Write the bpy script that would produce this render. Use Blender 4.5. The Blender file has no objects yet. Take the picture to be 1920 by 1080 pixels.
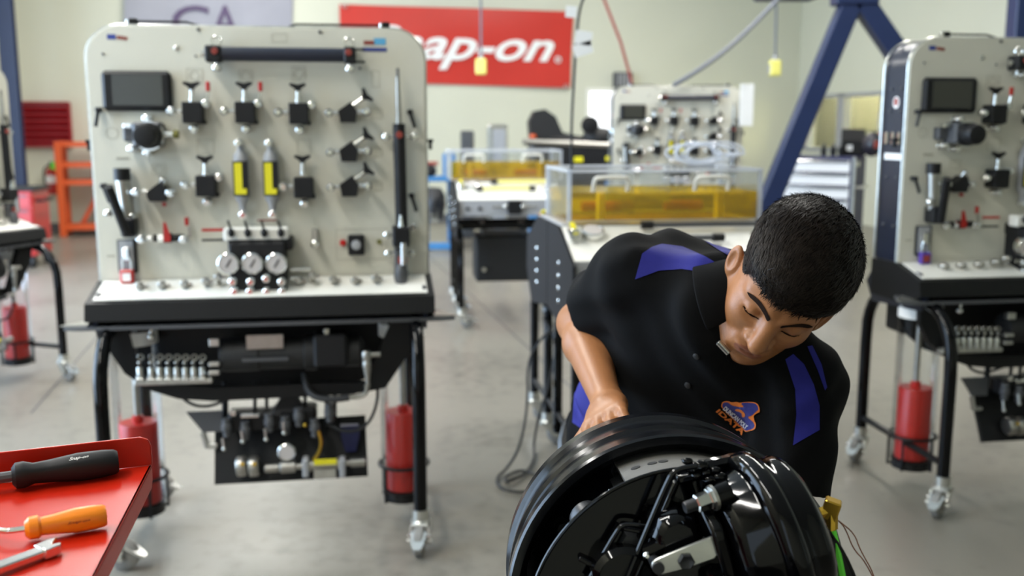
import bpy, bmesh, math, random
import numpy as np
from mathutils import Vector, Matrix
from mathutils.bvhtree import BVHTree
random.seed(4)
rng = np.random.default_rng(4)
scene = bpy.context.scene
COL = scene.collection
# ------------------------------------------------------------------ camera
F, TH, H = 1870.0, math.radians(9.23), 1.51
cam_data = bpy.data.cameras.new('camera')
cam_data.sensor_width = 36.0
cam_data.lens = 36.0 * F / 1920.0
cam_data.dof.use_dof = True
cam_data.dof.focus_distance = 1.27
cam_data.dof.aperture_fstop = 4.2
cam_data.clip_start = 0.05
cam = bpy.data.objects.new('camera', cam_data)
cam.location = (0, 0, H)
cam.rotation_euler = (math.pi / 2 - TH, 0, 0)
COL.objects.link(cam)
scene.camera = cam
# ------------------------------------------------------------------ world, lights, exposure
w = bpy.data.worlds.new('sky')
scene.world = w
w.use_nodes = True
bg = w.node_tree.nodes['Background']
bg.inputs[0].default_value = (0.72, 0.86, 1.0, 1)
bg.inputs[1].default_value = 1.9
scene.view_settings.view_transform = 'Standard'
scene.view_settings.look = 'None'
scene.view_settings.exposure = 0.08
scene.view_settings.gamma = 1.0
scene.view_settings.use_curve_mapping = False


def area(name, loc, sx, sy, power, color, rot=(0, 0, 0)):
    l = bpy.data.lights.new(name, 'AREA')
    l.shape = 'RECTANGLE'
    l.size, l.size_y = sx, sy
    l.energy = power
    l.color = color
    o = bpy.data.objects.new(name, l)
    o.location = loc
    o.rotation_euler = rot
    COL.objects.link(o)
    return o


CEIL = 5.2
YAW = math.radians(15)
LAMPS = [(x, y) for y in (0.4, 3.2, 6.2, 9.0, 12.8) for x in (-2.7, 2.6) if x < 0 or y > 4]
for (lx, ly) in LAMPS:
    area('tube_light', (lx - 0.27 * (ly - 4) * 0.3, ly, CEIL - 0.22), 0.16, 2.3, 128, (1.0, 0.975, 0.92), (0, 0, YAW))

# daylight entering through the glazed openings of the left wall
for (a_, w_, pw) in ((6.35, 3.5, 330), (11.2, 3.8, 330)):
    cx_, cy_ = -7.06 + math.sin(YAW) * a_ - .25 * math.cos(YAW), 14.17 - math.cos(YAW) * a_ - .25 * math.sin(YAW)
    area('door_daylight', (cx_, cy_, 1.95), 3.5, w_, pw, (0.54, 0.74, 1.0), (0, -math.pi / 2, YAW))

# ------------------------------------------------------------------ pixel helpers (photo frame 1920x1080)
def ray(px, py):
    xc, yc = (px - 960) / F, -(py - 540) / F
    return Vector((xc, math.cos(TH) + yc * math.sin(TH), -math.sin(TH) + yc * math.cos(TH)))


def P(px, py, Y):
    d = ray(px, py)
    return Vector((0, 0, H)) + d * (Y / d.y)


def G(px, py, z=0.0):
    d = ray(px, py)
    return Vector((0, 0, H)) + d * ((z - H) / d.z)


def hit(px, py, o, n):
    d = ray(px, py)
    c = Vector((0, 0, H))
    return c + d * ((Vector(o) - c).dot(n) / d.dot(n))


# ------------------------------------------------------------------ materials
def lin(c):
    return tuple(((v / 255) / 12.92 if v <= 10 else (((v / 255) + 0.055) / 1.055) ** 2.4) for v in c)


def mat(name, rgb, rough=0.5, metal=0.0, var=0.0, scale=8.0, bump=0.0, bscale=60.0, coat=0.0, spec=0.5, emit=None):
    m = bpy.data.materials.new(name)
    m.use_nodes = True
    nt = m.node_tree
    b = nt.nodes['Principled BSDF']
    c = lin(rgb)
    b.inputs['Base Color'].default_value = (*c, 1)
    b.inputs['Roughness'].default_value = rough
    b.inputs['Metallic'].default_value = metal
    b.inputs['Specular IOR Level'].default_value = spec
    b.inputs['Coat Weight'].default_value = coat
    b.inputs['Coat Roughness'].default_value = 0.05
    tc = nt.nodes.new('ShaderNodeTexCoord')
    if var > 0:
        n = nt.nodes.new('ShaderNodeTexNoise')
        n.inputs['Scale'].default_value = scale
        n.inputs['Detail'].default_value = 4
        nt.links.new(tc.outputs['Object'], n.inputs['Vector'])
        r = nt.nodes.new('ShaderNodeValToRGB')
        r.color_ramp.elements[0].position = 0.3
        r.color_ramp.elements[1].position = 0.7
        r.color_ramp.elements[0].color = (*[max(0, x * (1 - var)) for x in c], 1)
        r.color_ramp.elements[1].color = (*[min(1, x * (1 + var)) for x in c], 1)
        nt.links.new(n.outputs['Fac'], r.inputs['Fac'])
        nt.links.new(r.outputs['Color'], b.inputs['Base Color'])
    if bump > 0:
        n = nt.nodes.new('ShaderNodeTexNoise')
        n.inputs['Scale'].default_value = bscale
        nt.links.new(tc.outputs['Object'], n.inputs['Vector'])
        bn = nt.nodes.new('ShaderNodeBump')
        bn.inputs['Strength'].default_value = bump
        bn.inputs['Distance'].default_value = 0.002
        nt.links.new(n.outputs['Fac'], bn.inputs['Height'])
        nt.links.new(bn.outputs['Normal'], b.inputs['Normal'])
    if emit:
        b.inputs['Emission Color'].default_value = (*lin(rgb), 1)
        b.inputs['Emission Strength'].default_value = emit
    return m


def clear_mat(name, tint, gloss=0.12, alpha=0.0, body=None):
    """thin acrylic / oil: tinted see-through with a fresnel gloss"""
    m = bpy.data.materials.new(name)
    m.use_nodes = True
    nt = m.node_tree
    nt.nodes.clear()
    out = nt.nodes.new('ShaderNodeOutputMaterial')
    tr = nt.nodes.new('ShaderNodeBsdfTransparent')
    tr.inputs[0].default_value = (*tint, 1)
    gl = nt.nodes.new('ShaderNodeBsdfGlossy')
    gl.inputs['Roughness'].default_value = 0.05
    fr = nt.nodes.new('ShaderNodeFresnel')
    fr.inputs[0].default_value = 1.45
    mul = nt.nodes.new('ShaderNodeMath')
    mul.operation = 'MULTIPLY'
    mul.inputs[1].default_value = gloss * 8
    mul.use_clamp = True
    nt.links.new(fr.outputs[0], mul.inputs[0])
    mx = nt.nodes.new('ShaderNodeMixShader')
    nt.links.new(mul.outputs[0], mx.inputs[0])
    nt.links.new(tr.outputs[0], mx.inputs[1])
    nt.links.new(gl.outputs[0], mx.inputs[2])
    last = mx
    if alpha > 0:
        df = nt.nodes.new('ShaderNodeBsdfTranslucent')
        df.inputs[0].default_value = (*(body or tint), 1)
        d2 = nt.nodes.new('ShaderNodeBsdfDiffuse')
        d2.inputs[0].default_value = (*(body or tint), 1)
        ad = nt.nodes.new('ShaderNodeMixShader')
        ad.inputs[0].default_value = 0.5
        nt.links.new(df.outputs[0], ad.inputs[1])
        nt.links.new(d2.outputs[0], ad.inputs[2])
        m2 = nt.nodes.new('ShaderNodeMixShader')
        m2.inputs[0].default_value = alpha
        nt.links.new(mx.outputs[0], m2.inputs[1])
        nt.links.new(ad.outputs[0], m2.inputs[2])
        last = m2
    nt.links.new(last.outputs[0], out.inputs[0])
    return m


M = dict(
    wall=mat('painted_wall', (206, 206, 188), 0.75, var=0.02, scale=1.2, bump=0.15, bscale=40),
    ceiling=mat('ceiling_paint', (205, 205, 200), 0.8, var=0.02),
    base=mat('rubber_baseboard', (88, 88, 88), 0.6, var=0.05),
    beige=mat('beige_panel', (209, 206, 192), 0.45, var=0.015, scale=3),
    black=mat('black_powder_coat', (13, 13, 14), 0.5, var=0.15, scale=30, bump=0.1, bscale=300, spec=0.3),
    gloss=mat('gloss_black_paint', (4, 4, 5), 0.08, var=0.2, scale=6, bump=0.10, bscale=26, spec=0.24),
    navy=mat('navy_side_panel', (28, 33, 48), 0.3, var=0.08, scale=20),
    dark=mat('dark_plastic', (19, 19, 21), 0.5, spec=0.35, var=0.1),
    screen=mat('dark_display', (62, 62, 56), 0.18, var=0.06, scale=4),
    chrome=mat('chrome', (225, 225, 222), 0.16, 1.0, var=0.05, scale=30),
    steel=mat('satin_steel', (176, 174, 168), 0.34, 1.0, var=0.08, scale=40),
    zinc=mat('zinc_plate', (196, 196, 190), 0.3, 0.9, var=0.12, scale=25),
    white=mat('white_laminate', (232, 230, 222), 0.4, var=0.02),
    paper=mat('white_paper', (236, 236, 234), 0.8, var=0.02),
    grey=mat('grey_panel', (158, 159, 162), 0.45, var=0.04),
    greyd=mat('dark_grey_metal', (84, 85, 88), 0.45, 0.3, var=0.1),
    red=mat('red_paint', (176, 28, 20), 0.3, var=0.05, scale=6),
    redw=mat('red_weight', (188, 34, 24), 0.35, var=0.06, scale=9),
    redtray=mat('red_enamel', (186, 32, 12), 0.26, var=0.05, scale=5, spec=0.4),
    redban=mat('red_banner_vinyl', (196, 50, 40), 0.35, var=0.04, scale=2),
    greyban=mat('grey_banner_vinyl', (150, 150, 160), 0.4, var=0.06, scale=2),
    purple=mat('purple_print', (76, 58, 92), 0.5, var=0.05),
    orange=mat('orange_paint', (214, 88, 34), 0.45, var=0.05),
    orangeh=mat('orange_handle', (246, 138, 24), 0.28, var=0.05, scale=20),
    yellow=mat('yellow_scale', (226, 214, 30), 0.5, var=0.05),
    yellowp=mat('pale_yellow_box', (232, 224, 120), 0.5, var=0.05),
    olive=mat('olive_button', (120, 118, 60), 0.4, var=0.05),
    blue=mat('steel_blue_paint', (26, 40, 76), 0.4, var=0.06, scale=4),
    bluem=mat('machine_blue', (62, 124, 178), 0.45, var=0.08),
    chest=mat('navy_enamel', (18, 24, 72), 0.5, var=0.05),
    tyre=mat('grey_rubber', (128, 126, 122), 0.6, var=0.08),
    rubber=mat('black_rubber', (24, 24, 25), 0.6, var=0.1),
    print=mat('faint_print', (168, 164, 150), 0.6, var=0.03),
    printd=mat('dark_print', (52, 50, 50), 0.6, var=0.05),
    blueprint=mat('blue_print', (50, 66, 140), 0.5, var=0.04),
    cyan=mat('cyan_print', (90, 170, 215), 0.5, var=0.04),
    redprint=mat('red_print', (140, 52, 42), 0.5, var=0.04),
    lining=mat('brake_lining', (92, 90, 86), 0.75, var=0.12, scale=40, bump=0.3, bscale=400),
    iron=mat('cast_iron', (50, 50, 52), 0.38, 0.6, var=0.2, scale=30),
    drum=mat('drum_paint', (12, 13, 16), 0.17, 0.0, var=0.3, scale=9, bump=0.10, bscale=40, spec=0.3),
    brass=mat('brass', (198, 160, 62), 0.3, 1.0, var=0.08, scale=60),
    green=mat('green_air_line', (104, 232, 62), 0.4, var=0.04),
    copper=mat('copper_wire', (150, 96, 70), 0.4, 0.6, var=0.1),
    skin=mat('skin', (156, 104, 66), 0.42, var=0.05, scale=30, bump=0.12, bscale=500, spec=0.4),
    lips=mat('lips', (138, 84, 62), 0.42, var=0.05, scale=60),
    hair=mat('hair', (28, 22, 18), 0.48, var=0.35, scale=90, spec=0.12),
    brow=mat('brow_hair', (34, 22, 16), 0.85, var=0.3, scale=200, spec=0.1),
    shirt=mat('black_polo_cloth', (6, 6, 7), 0.85, var=0.12, scale=60, bump=0.25, bscale=900, spec=0.12),
    shirtb=mat('royal_blue_cloth', (30, 31, 118), 0.7, var=0.06, scale=60, bump=0.25, bscale=900, spec=0.25),
    trouser=mat('dark_trousers', (30, 32, 40), 0.8, var=0.1),
    shoe=mat('black_leather', (22, 20, 20), 0.4, var=0.1),
    orangep=mat('orange_thread', (214, 112, 30), 0.6, var=0.1, scale=300),
    whitep=mat('white_thread', (225, 225, 232), 0.6, var=0.04, scale=300),
    bluep=mat('blue_thread', (38, 42, 120), 0.6, var=0.1, scale=300),
    drawerglare=mat('drawer_sky_glare', (236, 238, 242), 0.3, var=0.02),  # steel drawer fronts painted white for the sky glare they reflect
    dial=mat('gauge_dial', (196, 190, 188), 0.5, var=0.02),
    benchside=mat('bench_side_panel', (17, 19, 25), 0.55, var=0.1, scale=20, spec=0.15),
    cordgrey=mat('grey_cord', (104, 108, 118), 0.6, var=0.05),
    strainer=mat('amber_strainer', (168, 92, 26), 0.6, var=0.1),
    office=mat('yellow_office_wall', (228, 221, 182), 0.8, var=0.04),
    acrylic=clear_mat('acrylic', (0.96, 0.97, 0.98), 0.07, 0.02),
    acrylice=clear_mat('acrylic_edge', (0.86, 0.89, 0.94), 0.1, 0.5),
    tubeclear=clear_mat('clear_tube', (0.96, 0.97, 0.98), 0.07, 0.0),
    oil=clear_mat('amber_oil', (0.95, 0.74, 0.03), 0.03, 0.26, (0.80, 0.62, 0.015)),
    glass=clear_mat('window_glass', (0.9, 0.94, 0.95), 0.12),
    lamp=mat('lamp_diffuser', (255, 250, 235), 0.5, emit=2.0),
    lens=mat('daylight_pane', (250, 252, 255), 0.5, emit=1.6),
    redlamp=mat('red_button', (200, 26, 20), 0.3, var=0.03),
    redgl=mat('dark_red_louvre', (150, 22, 32), 0.4, var=0.06),
    purplel=mat('purple_lock', (84, 60, 150), 0.35, var=0.06),
    helm=mat('helmet_dark', (46, 44, 52), 0.2, var=0.1),
)


def floor_mat():
    m = mat('polished_concrete', (130, 124, 114), 0.32, var=0.0)
    nt = m.node_tree
    b = nt.nodes['Principled BSDF']
    tc = nt.nodes.new('ShaderNodeTexCoord')
    n1 = nt.nodes.new('ShaderNodeTexNoise')
    n1.inputs['Scale'].default_value = 0.9
    n1.inputs['Detail'].default_value = 6
    n2 = nt.nodes.new('ShaderNodeTexNoise')
    n2.inputs['Scale'].default_value = 14
    n2.inputs['Detail'].default_value = 5
    mx = nt.nodes.new('ShaderNodeMath')
    mx.operation = 'ADD'
    nt.links.new(tc.outputs['Object'], n1.inputs['Vector'])
    nt.links.new(tc.outputs['Object'], n2.inputs['Vector'])
    nt.links.new(n1.outputs['Fac'], mx.inputs[0])
    nt.links.new(n2.outputs['Fac'], mx.inputs[1])
    r = nt.nodes.new('ShaderNodeValToRGB')
    r.color_ramp.elements[0].position = 0.75 / 2 + 0.3
    r.color_ramp.elements[1].position = 1.3 / 2 + 0.6
    r.color_ramp.elements[0].position = 0.7
    r.color_ramp.elements[1].position = 1.0
    r.color_ramp.elements[0].color = (*lin((104, 100, 92)), 1)
    r.color_ramp.elements[1].color = (*lin((124, 119, 109)), 1)
    nt.links.new(mx.outputs[0], r.inputs['Fac'])
    nt.links.new(r.outputs['Color'], b.inputs['Base Color'])
    rr = nt.nodes.new('ShaderNodeMapRange')
    rr.inputs['To Min'].default_value = 0.24
    rr.inputs['To Max'].default_value = 0.42
    nt.links.new(n1.outputs['Fac'], rr.inputs['Value'])
    nt.links.new(rr.outputs[0], b.inputs['Roughness'])
    return m


M['floor'] = floor_mat()


# ------------------------------------------------------------------ mesh builder
def frame(z, x=None):
    z = Vector(z).normalized()
    x = Vector(x) if x is not None else (Vector((1, 0, 0)) if abs(z.x) < 0.9 else Vector((0, 1, 0)))
    y = z.cross(x).normalized()
    x = y.cross(z)
    return x, y, z


class MB:
    def __init__(s):
        s.v, s.f = [], []

    def add(s, v, f):
        n = len(s.v)
        s.v += [tuple(p) for p in v]
        s.f += [tuple(i + n for i in q) for q in f]
        return s

    def box(s, c, d, R=None, ch=0.0):
        hx, hy, hz = d[0] / 2, d[1] / 2, d[2] / 2
        c = Vector(c)
        if ch <= 0:
            vs = [Vector((sx * hx, sy * hy, sz * hz)) for sx in (-1, 1) for sy in (-1, 1) for sz in (-1, 1)]
            fs = [(0, 1, 3, 2), (4, 6, 7, 5), (0, 4, 5, 1), (2, 3, 7, 6), (0, 2, 6, 4), (1, 5, 7, 3)]
        else:
            ch = min(ch, hx * .9, hy * .9, hz * .9)
            vs, idx = [], {}
            for sx in (-1, 1):
                for sy in (-1, 1):
                    for sz in (-1, 1):
                        for k in range(3):
                            q = [hx, hy, hz]
                            for j in range(3):
                                if j != k:
                                    q[j] -= ch
                            idx[(sx, sy, sz, k)] = len(vs)
                            vs.append(Vector((sx * q[0], sy * q[1], sz * q[2])))
            fs = []
            for k in range(3):
                a, b = [j for j in range(3) if j != k]
                for sg in (-1, 1):
                    quad = []
                    for (u, w_) in ((-1, -1), (1, -1), (1, 1), (-1, 1)):
                        t = [0, 0, 0]
                        t[k], t[a], t[b] = sg, u, w_
                        quad.append(idx[(*t, k)])
                    fs.append(tuple(quad))
                for u in (-1, 1):
                    for w_ in (-1, 1):
                        t0, t1 = [0, 0, 0], [0, 0, 0]
                        t0[k], t1[k] = -1, 1
                        t0[a] = t1[a] = u
                        t0[b] = t1[b] = w_
                        fs.append((idx[(*t0, a)], idx[(*t1, a)], idx[(*t1, b)], idx[(*t0, b)]))
            for sx in (-1, 1):
                for sy in (-1, 1):
                    for sz in (-1, 1):
                        fs.append(tuple(idx[(sx, sy, sz, k)] for k in range(3)))
        if R is not None:
            vs = [R @ v for v in vs]
        return s.add([c + v for v in vs], fs)

    def lathe(s, prof, o=(0, 0, 0), ax=(0, 0, 1), n=20, cap=True, a0=0.0, a1=None, xref=None):
        """prof: list of (radius, along)"""
        x, y, z = frame(ax, xref)
        o = Vector(o)
        full = a1 is None
        if full:
            a1 = 2 * math.pi
        m = n if full else n + 1
        vs, fs = [], []
        for (r, t) in prof:
            for i in range(m):
                a = a0 + (a1 - a0) * i / n
                vs.append(o + z * t + (x * math.cos(a) + y * math.sin(a)) * max(r, 1e-5))
        for j in range(len(prof) - 1):
            for i in range(n):
                i2 = (i + 1) % m if full else i + 1
                fs.append((j * m + i, j * m + i2, (j + 1) * m + i2, (j + 1) * m + i))
        if cap and full:
            fs.append(tuple(range(m - 1, -1, -1)))
            fs.append(tuple((len(prof) - 1) * m + i for i in range(m)))
        return s.add(vs, fs)

    def cyl(s, a, b, r, r2=None, n=14):
        a, b = Vector(a), Vector(b)
        return s.lathe([(r, 0), (r if r2 is None else r2, (b - a).length)], a, b - a, n)

    def ball(s, c, r, n=12, sc=(1, 1, 1)):
        c = Vector(c)
        m = max(6, n // 2)
        vs, fs = [], []
        for j in range(m + 1):
            t = math.pi * j / m
            for i in range(n):
                a = 2 * math.pi * i / n
                vs.append(c + Vector((r * sc[0] * math.sin(t) * math.cos(a), r * sc[1] * math.sin(t) * math.sin(a), r * sc[2] * math.cos(t))))
        for j in range(m):
            for i in range(n):
                fs.append((j * n + i, (j + 1) * n + i, (j + 1) * n + (i + 1) % n, j * n + (i + 1) % n))
        return s.add(vs, fs)

    def tube(s, pts, r, n=8, closed=False, smooth=0):
        pts = [Vector(p) for p in pts]
        for _ in range(smooth):
            q = [pts[0]] if not closed else []
            rngp = range(len(pts) - 1) if not closed else range(len(pts))
            for i in rngp:
                a, b = pts[i], pts[(i + 1) % len(pts)]
                q += [a * .75 + b * .25, a * .25 + b * .75]
            if not closed:
                q.append(pts[-1])
            pts = q
        N = len(pts)
        x = None
        vs, fs = [], []
        for i, p in enumerate(pts):
            if closed:
                d = pts[(i + 1) % N] - pts[i - 1]
            else:
                d = pts[min(i + 1, N - 1)] - pts[max(i - 1, 0)]
            if d.length < 1e-9:
                d = Vector((0, 0, 1))
            d.normalize()
            if x is None:
                x = frame(d)[0]
            x = x - d * x.dot(d)
            if x.length < 1e-6:
                x = frame(d)[0]
            x.normalize()
            y = d.cross(x)
            rr = r[i * (len(r) - 1) // max(1, N - 1)] if isinstance(r, (list, tuple)) else r
            for k in range(n):
                a = 2 * math.pi * k / n
                vs.append(p + (x * math.cos(a) + y * math.sin(a)) * rr)
        for i in range(N if closed else N - 1):
            i2 = (i + 1) % N
            for k in range(n):
                k2 = (k + 1) % n
                fs.append((i * n + k, i * n + k2, i2 * n + k2, i2 * n + k))
        if not closed:
            fs.append(tuple(range(n - 1, -1, -1)))
            fs.append(tuple((N - 1) * n + k for k in range(n)))
        return s.add(vs, fs)

    def torus(s, c, ax, R_, r, n=24, k=8):
        x, y, z = frame(ax)
        c = Vector(c)
        return s.tube([c + (x * math.cos(2 * math.pi * i / n) + y * math.sin(2 * math.pi * i / n)) * R_ for i in range(n)], r, k, closed=True)

    def prism(s, poly, o, ux, uy, depth):
        """poly in (a,b) along ux,uy from o, extruded by vector depth"""
        o, ux, uy, depth = Vector(o), Vector(ux), Vector(uy), Vector(depth)
        n = len(poly)
        base = [o + ux * a + uy * b for a, b in poly]
        vs = base + [p + depth for p in base]
        fs = [tuple(range(n)), tuple(range(2 * n - 1, n - 1, -1))]
        fs += [(i, n + i, n + (i + 1) % n, (i + 1) % n) for i in range(n)]
        return s.add(vs, fs)

    def quad(s, a, b, c, d):
        return s.add([a, b, c, d], [(0, 1, 2, 3)])

    def mesh(s, name, material, ang=35):
        me = bpy.data.meshes.new(name)
        me.from_pydata(s.v, [], s.f)
        bm = bmesh.new()
        bm.from_mesh(me)
        bmesh.ops.recalc_face_normals(bm, faces=bm.faces)
        bm.to_mesh(me)
        bm.free()
        me.polygons.foreach_set('use_smooth', [True] * len(me.polygons))
        me.set_sharp_from_angle(angle=math.radians(ang))
        for mm in (material if isinstance(material, (list, tuple)) else [material]):
            me.materials.append(M[mm] if isinstance(mm, str) else mm)
        return me


def link(name, data, parent=None, loc=None, rot=None):
    o = bpy.data.objects.new(name, data)
    COL.objects.link(o)
    if parent is not None:
        o.parent = parent
    if loc is not None:
        o.location = loc
    if rot is not None:
        o.rotation_euler = rot
    return o


CACHE = {}


def part(name, mb, material, parent=None, loc=None, rot=None, bev=0.0, ang=35):
    me = mb if isinstance(mb, bpy.types.Mesh) else mb.mesh(name, material, ang)
    o = link(name, me, parent, loc, rot)
    if bev:
        m = o.modifiers.new('bevel', 'BEVEL')
        m.width = bev
        m.segments = 2
        m.limit_method = 'ANGLE'
        m.angle_limit = math.radians(40)
    return o


def shared(key, fn, material):
    if key not in CACHE:
        CACHE[key] = fn().mesh(key, material)
    return CACHE[key]


def tag(o, label=None, cat=None, group=None, kind=None):
    if label:
        o['label'] = label
    if cat:
        o['category'] = cat
    if group:
        o['group'] = group
    if kind:
        o['kind'] = kind
    return o


def thing(name, label, cat, loc=(0, 0, 0), rz=0.0, group=None):
    return tag(link(name, None, None, loc, (0, 0, rz)), label, cat, group)


def copy_tree(o, parent=None):
    c = o.copy()
    COL.objects.link(c)
    if parent is not None:
        c.parent = parent
    for ch in list(o.children):
        copy_tree(ch, c)
    return c


def text_mesh(body, shear=0.0, bold=0.0):
    """2-D lettering normalised to its own unit box: list of verts (u,v) and faces"""
    cu = bpy.data.curves.new('lettering', 'FONT')
    cu.body = body
    cu.shear = shear
    cu.offset = bold
    cu.resolution_u = 4
    o = bpy.data.objects.new('lettering', cu)
    COL.objects.link(o)
    dg = bpy.context.evaluated_depsgraph_get()
    me = bpy.data.meshes.new_from_object(o.evaluated_get(dg))
    bpy.data.objects.remove(o)
    bpy.data.curves.remove(cu)
    vs = [(v.co.x, v.co.y) for v in me.vertices]
    fs = [tuple(p.vertices) for p in me.polygons]
    bpy.data.meshes.remove(me)
    x0, x1 = min(v[0] for v in vs), max(v[0] for v in vs)
    y0, y1 = min(v[1] for v in vs), max(v[1] for v in vs)
    return [((x - x0) / (x1 - x0), (y - y0) / (y1 - y0)) for x, y in vs], fs


def letters(name, body, quad, material, parent, off=(0, 0, 0), shear=0.0, bold=0.0):
    """lettering stretched onto quad = bottom-left, bottom-right, top-right, top-left"""
    a, b, c, d = [Vector(q) for q in quad]
    off = Vector(off)
    vs, fs = text_mesh(body, shear, bold)
    mb = MB()
    mb.add([(a * (1 - u) + b * u) * (1 - v) + (d * (1 - u) + c * u) * v + off for u, v in vs], fs)
    return part(name, mb, material, parent)


# ------------------------------------------------------------------ the room
def struct(name, mb, m, parent=None):
    o = part(name, mb, m, parent)
    if parent is None:
        o['kind'] = 'structure'
    return o


WO = Vector((-6.58, 14.3, 0))
WX = Vector((math.cos(YAW), math.sin(YAW), 0))
WN = Vector((math.sin(YAW), -math.cos(YAW), 0))      # towards the camera
COR_R = WO + WX * 11.88
COR_L = WO - WX * 0.50
Z = Vector((0, 0, 1))


def slab(o, ux, uy, poly, depth):
    return MB().prism(poly, o, ux, uy, depth)


def wall_rects(o, ux, L, hgt, holes, depth):
    """a wall of boxes round rectangular holes (a0,a1,b0,b1), holes sorted along a"""
    mb = MB()
    a = 0.0
    R = [(0, 1)]
    for (a0, a1, b0, b1) in holes:
        if a0 > a:
            mb.prism([(a, 0), (a0, 0), (a0, hgt), (a, hgt)], o, ux, Z, depth)
        if b0 > 0:
            mb.prism([(a0, 0), (a1, 0), (a1, b0), (a0, b0)], o, ux, Z, depth)
        mb.prism([(a0, b1), (a1, b1), (a1, hgt), (a0, hgt)], o, ux, Z, depth)
        a = a1
    mb.prism([(a, 0), (L, 0), (L, hgt), (a, hgt)], o, ux, Z, depth)
    return mb


struct('floor', slab(Vector((-9, -3, -0.2)), Vector((1, 0, 0)), Vector((0, 1, 0)), [(0, 0), (22, 0), (22, 24), (0, 24)], Z * 0.2), 'floor')
struct('ceiling', slab(Vector((-9, -3, CEIL)), Vector((1, 0, 0)), Vector((0, 1, 0)), [(0, 0), (22, 0), (22, 24), (0, 24)], Z * 0.2), 'ceiling')
# back wall with one narrow window beside the far trainer
wa = (hit(1104, 215, WO, WN) - WO).dot(WX)
wb = (hit(1158, 215, WO, WN) - WO).dot(WX)
wz0, wz1 = hit(1130, 300, WO, WN).z, hit(1130, 171, WO, WN).z
lb = 0.50
struct('wall_back', wall_rects(COR_L, WX, 12.38, CEIL, [(wa + lb, wb + lb, wz0, wz1)], -WN * 0.2), 'wall')
win = struct('window_1', MB().prism([(wa, wz0), (wb, wz0), (wb, wz1), (wa, wz1)], WO - WN * 0.12, WX, Z, -WN * 0.02), 'lens')
fr = MB()
for (p, q) in (((wa - .05, wz0 - .05), (wb + .05, wz0)), ((wa - .05, wz1), (wb + .05, wz1 + .05)), ((wa - .05, wz0), (wa, wz1)), ((wb, wz0), (wb + .05, wz1))):
    fr.prism([p, (q[0], p[1]), q, (p[0], q[1])], WO + WN * 0.02, WX, Z, -WN * 0.12)
part('window_frame', fr, 'white', win)
struct('baseboard_back', slab(COR_L + WN * 0.02, WX, Z, [(0.2, 0), (12.3, 0), (12.3, 0.13), (0.2, 0.13)], -WN * 0.015), 'base')
# right wall with an interior office window
RX = WN
wl0, wl1 = 0.30, 2.42
rz0, rz1 = 1.10, 2.02
struct('wall_right', wall_rects(COR_R, RX, 20.0, CEIL, [(wl0, wl1, rz0, rz1)], WX * 0.2), 'wall')
w2 = struct('window_2', MB().prism([(wl0, rz0), (wl1, rz0), (wl1, rz1), (wl0, rz1)], COR_R + WX * 0.08, RX, Z, WX * 0.01), 'glass')
fr = MB()
for (a0, a1, b0, b1) in ((wl0, wl1, rz0, rz0 + .06), (wl0, wl1, rz1 - .06, rz1), (wl0, wl0 + .06, rz0, rz1), (wl1 - .06, wl1, rz0, rz1), (1.24, 1.42, rz0, rz1)):
    fr.prism([(a0, b0), (a1, b0), (a1, b1), (a0, b1)], COR_R - WX * 0.03, RX, Z, WX * 0.12)
part('window_frame', fr, 'grey', w2)
off = MB()
off.prism([(-4.5, 0.02), (5, 0.02), (5, 3), (-4.5, 3)], COR_R + WX * 1.3, RX, Z, WX * 0.1)
struct('wall_office', off, 'office')
struct('trim_1', MB().prism([(0.5, 1.0), (1.6, 1.0), (1.6, 1.72), (0.5, 1.72)], COR_R + WX * 1.22, RX, Z, WX * 0.05), 'paper')
area('office_light', tuple(COR_R + WX * .72 + RX * .6 + Z * 3.2), 0.8, 3.0, 900, (1.0, 0.93, 0.7), (0, 0, YAW))
# left wall: tall glazed roll-up openings, only the corner is in view
struct('wall_left', wall_rects(COR_L, RX, 17.5, CEIL, [(0.35, 3.3, 0.0, 3.6), (4.5, 8.2, 0.0, 3.8), (9.2, 13.2, 0.0, 3.8)], -WX * 0.2), 'wall')
d1 = struct('door_1', MB().prism([(0.35, 0.9), (3.3, 0.9), (3.3, 3.6), (0.35, 3.6)], COR_L - WX * 0.12, RX, Z, -WX * 0.02), 'glass')
fr = MB()
for zz in (0.0, 0.9, 1.8, 2.7):
    fr.prism([(0.35, zz), (3.3, zz), (3.3, zz + .08), (0.35, zz + .08)], COR_L - WX * 0.06, RX, Z, -WX * 0.08)
fr.prism([(0.35, 0.0), (3.3, 0.0), (3.3, 0.9), (0.35, 0.9)], COR_L - WX * 0.09, RX, Z, -WX * 0.04)
part('door_frame', fr, 'white', d1)
# unseen wall added behind the camera for darker reflections, opening sized for frontal light
struct('wall_front_added', wall_rects(Vector((-8.8, -2.9, 0)), Vector((1, 0, 0)), 21.5, CEIL, [(2.2, 7.4, 0.0, 3.8)], Vector((0, -0.2, 0))), 'wall')
# saw-cut control joints in the slab: thin recessed dark strips
def joint(n, p, q):
    p, q = Vector(p), Vector(q)
    d = (q - p).normalized()
    s = Vector((-d.y, d.x, 0)) * 0.005
    mb = MB()
    mb.prism([(0, 0), ((q - p).length, 0), ((q - p).length, 0.010), (0, 0.010)], p + Z * 0.0006, d, Vector((-d.y, d.x, 0)), Z * 0.0006)
    struct('trim_%d' % n, mb, 'greyd')
a_, b_ = G(60, 775), G(176, 640)
joint(2, a_, b_ + (b_ - a_) * 4)
a_, b_ = G(935, 600), G(870, 540)
joint(3, a_ - (b_ - a_) * 2, b_ + (b_ - a_) * 3)
a_, b_ = G(800, 496), G(960, 490)
joint(4, a_ - (b_ - a_) * 3, b_ + (b_ - a_) * 6)
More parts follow.
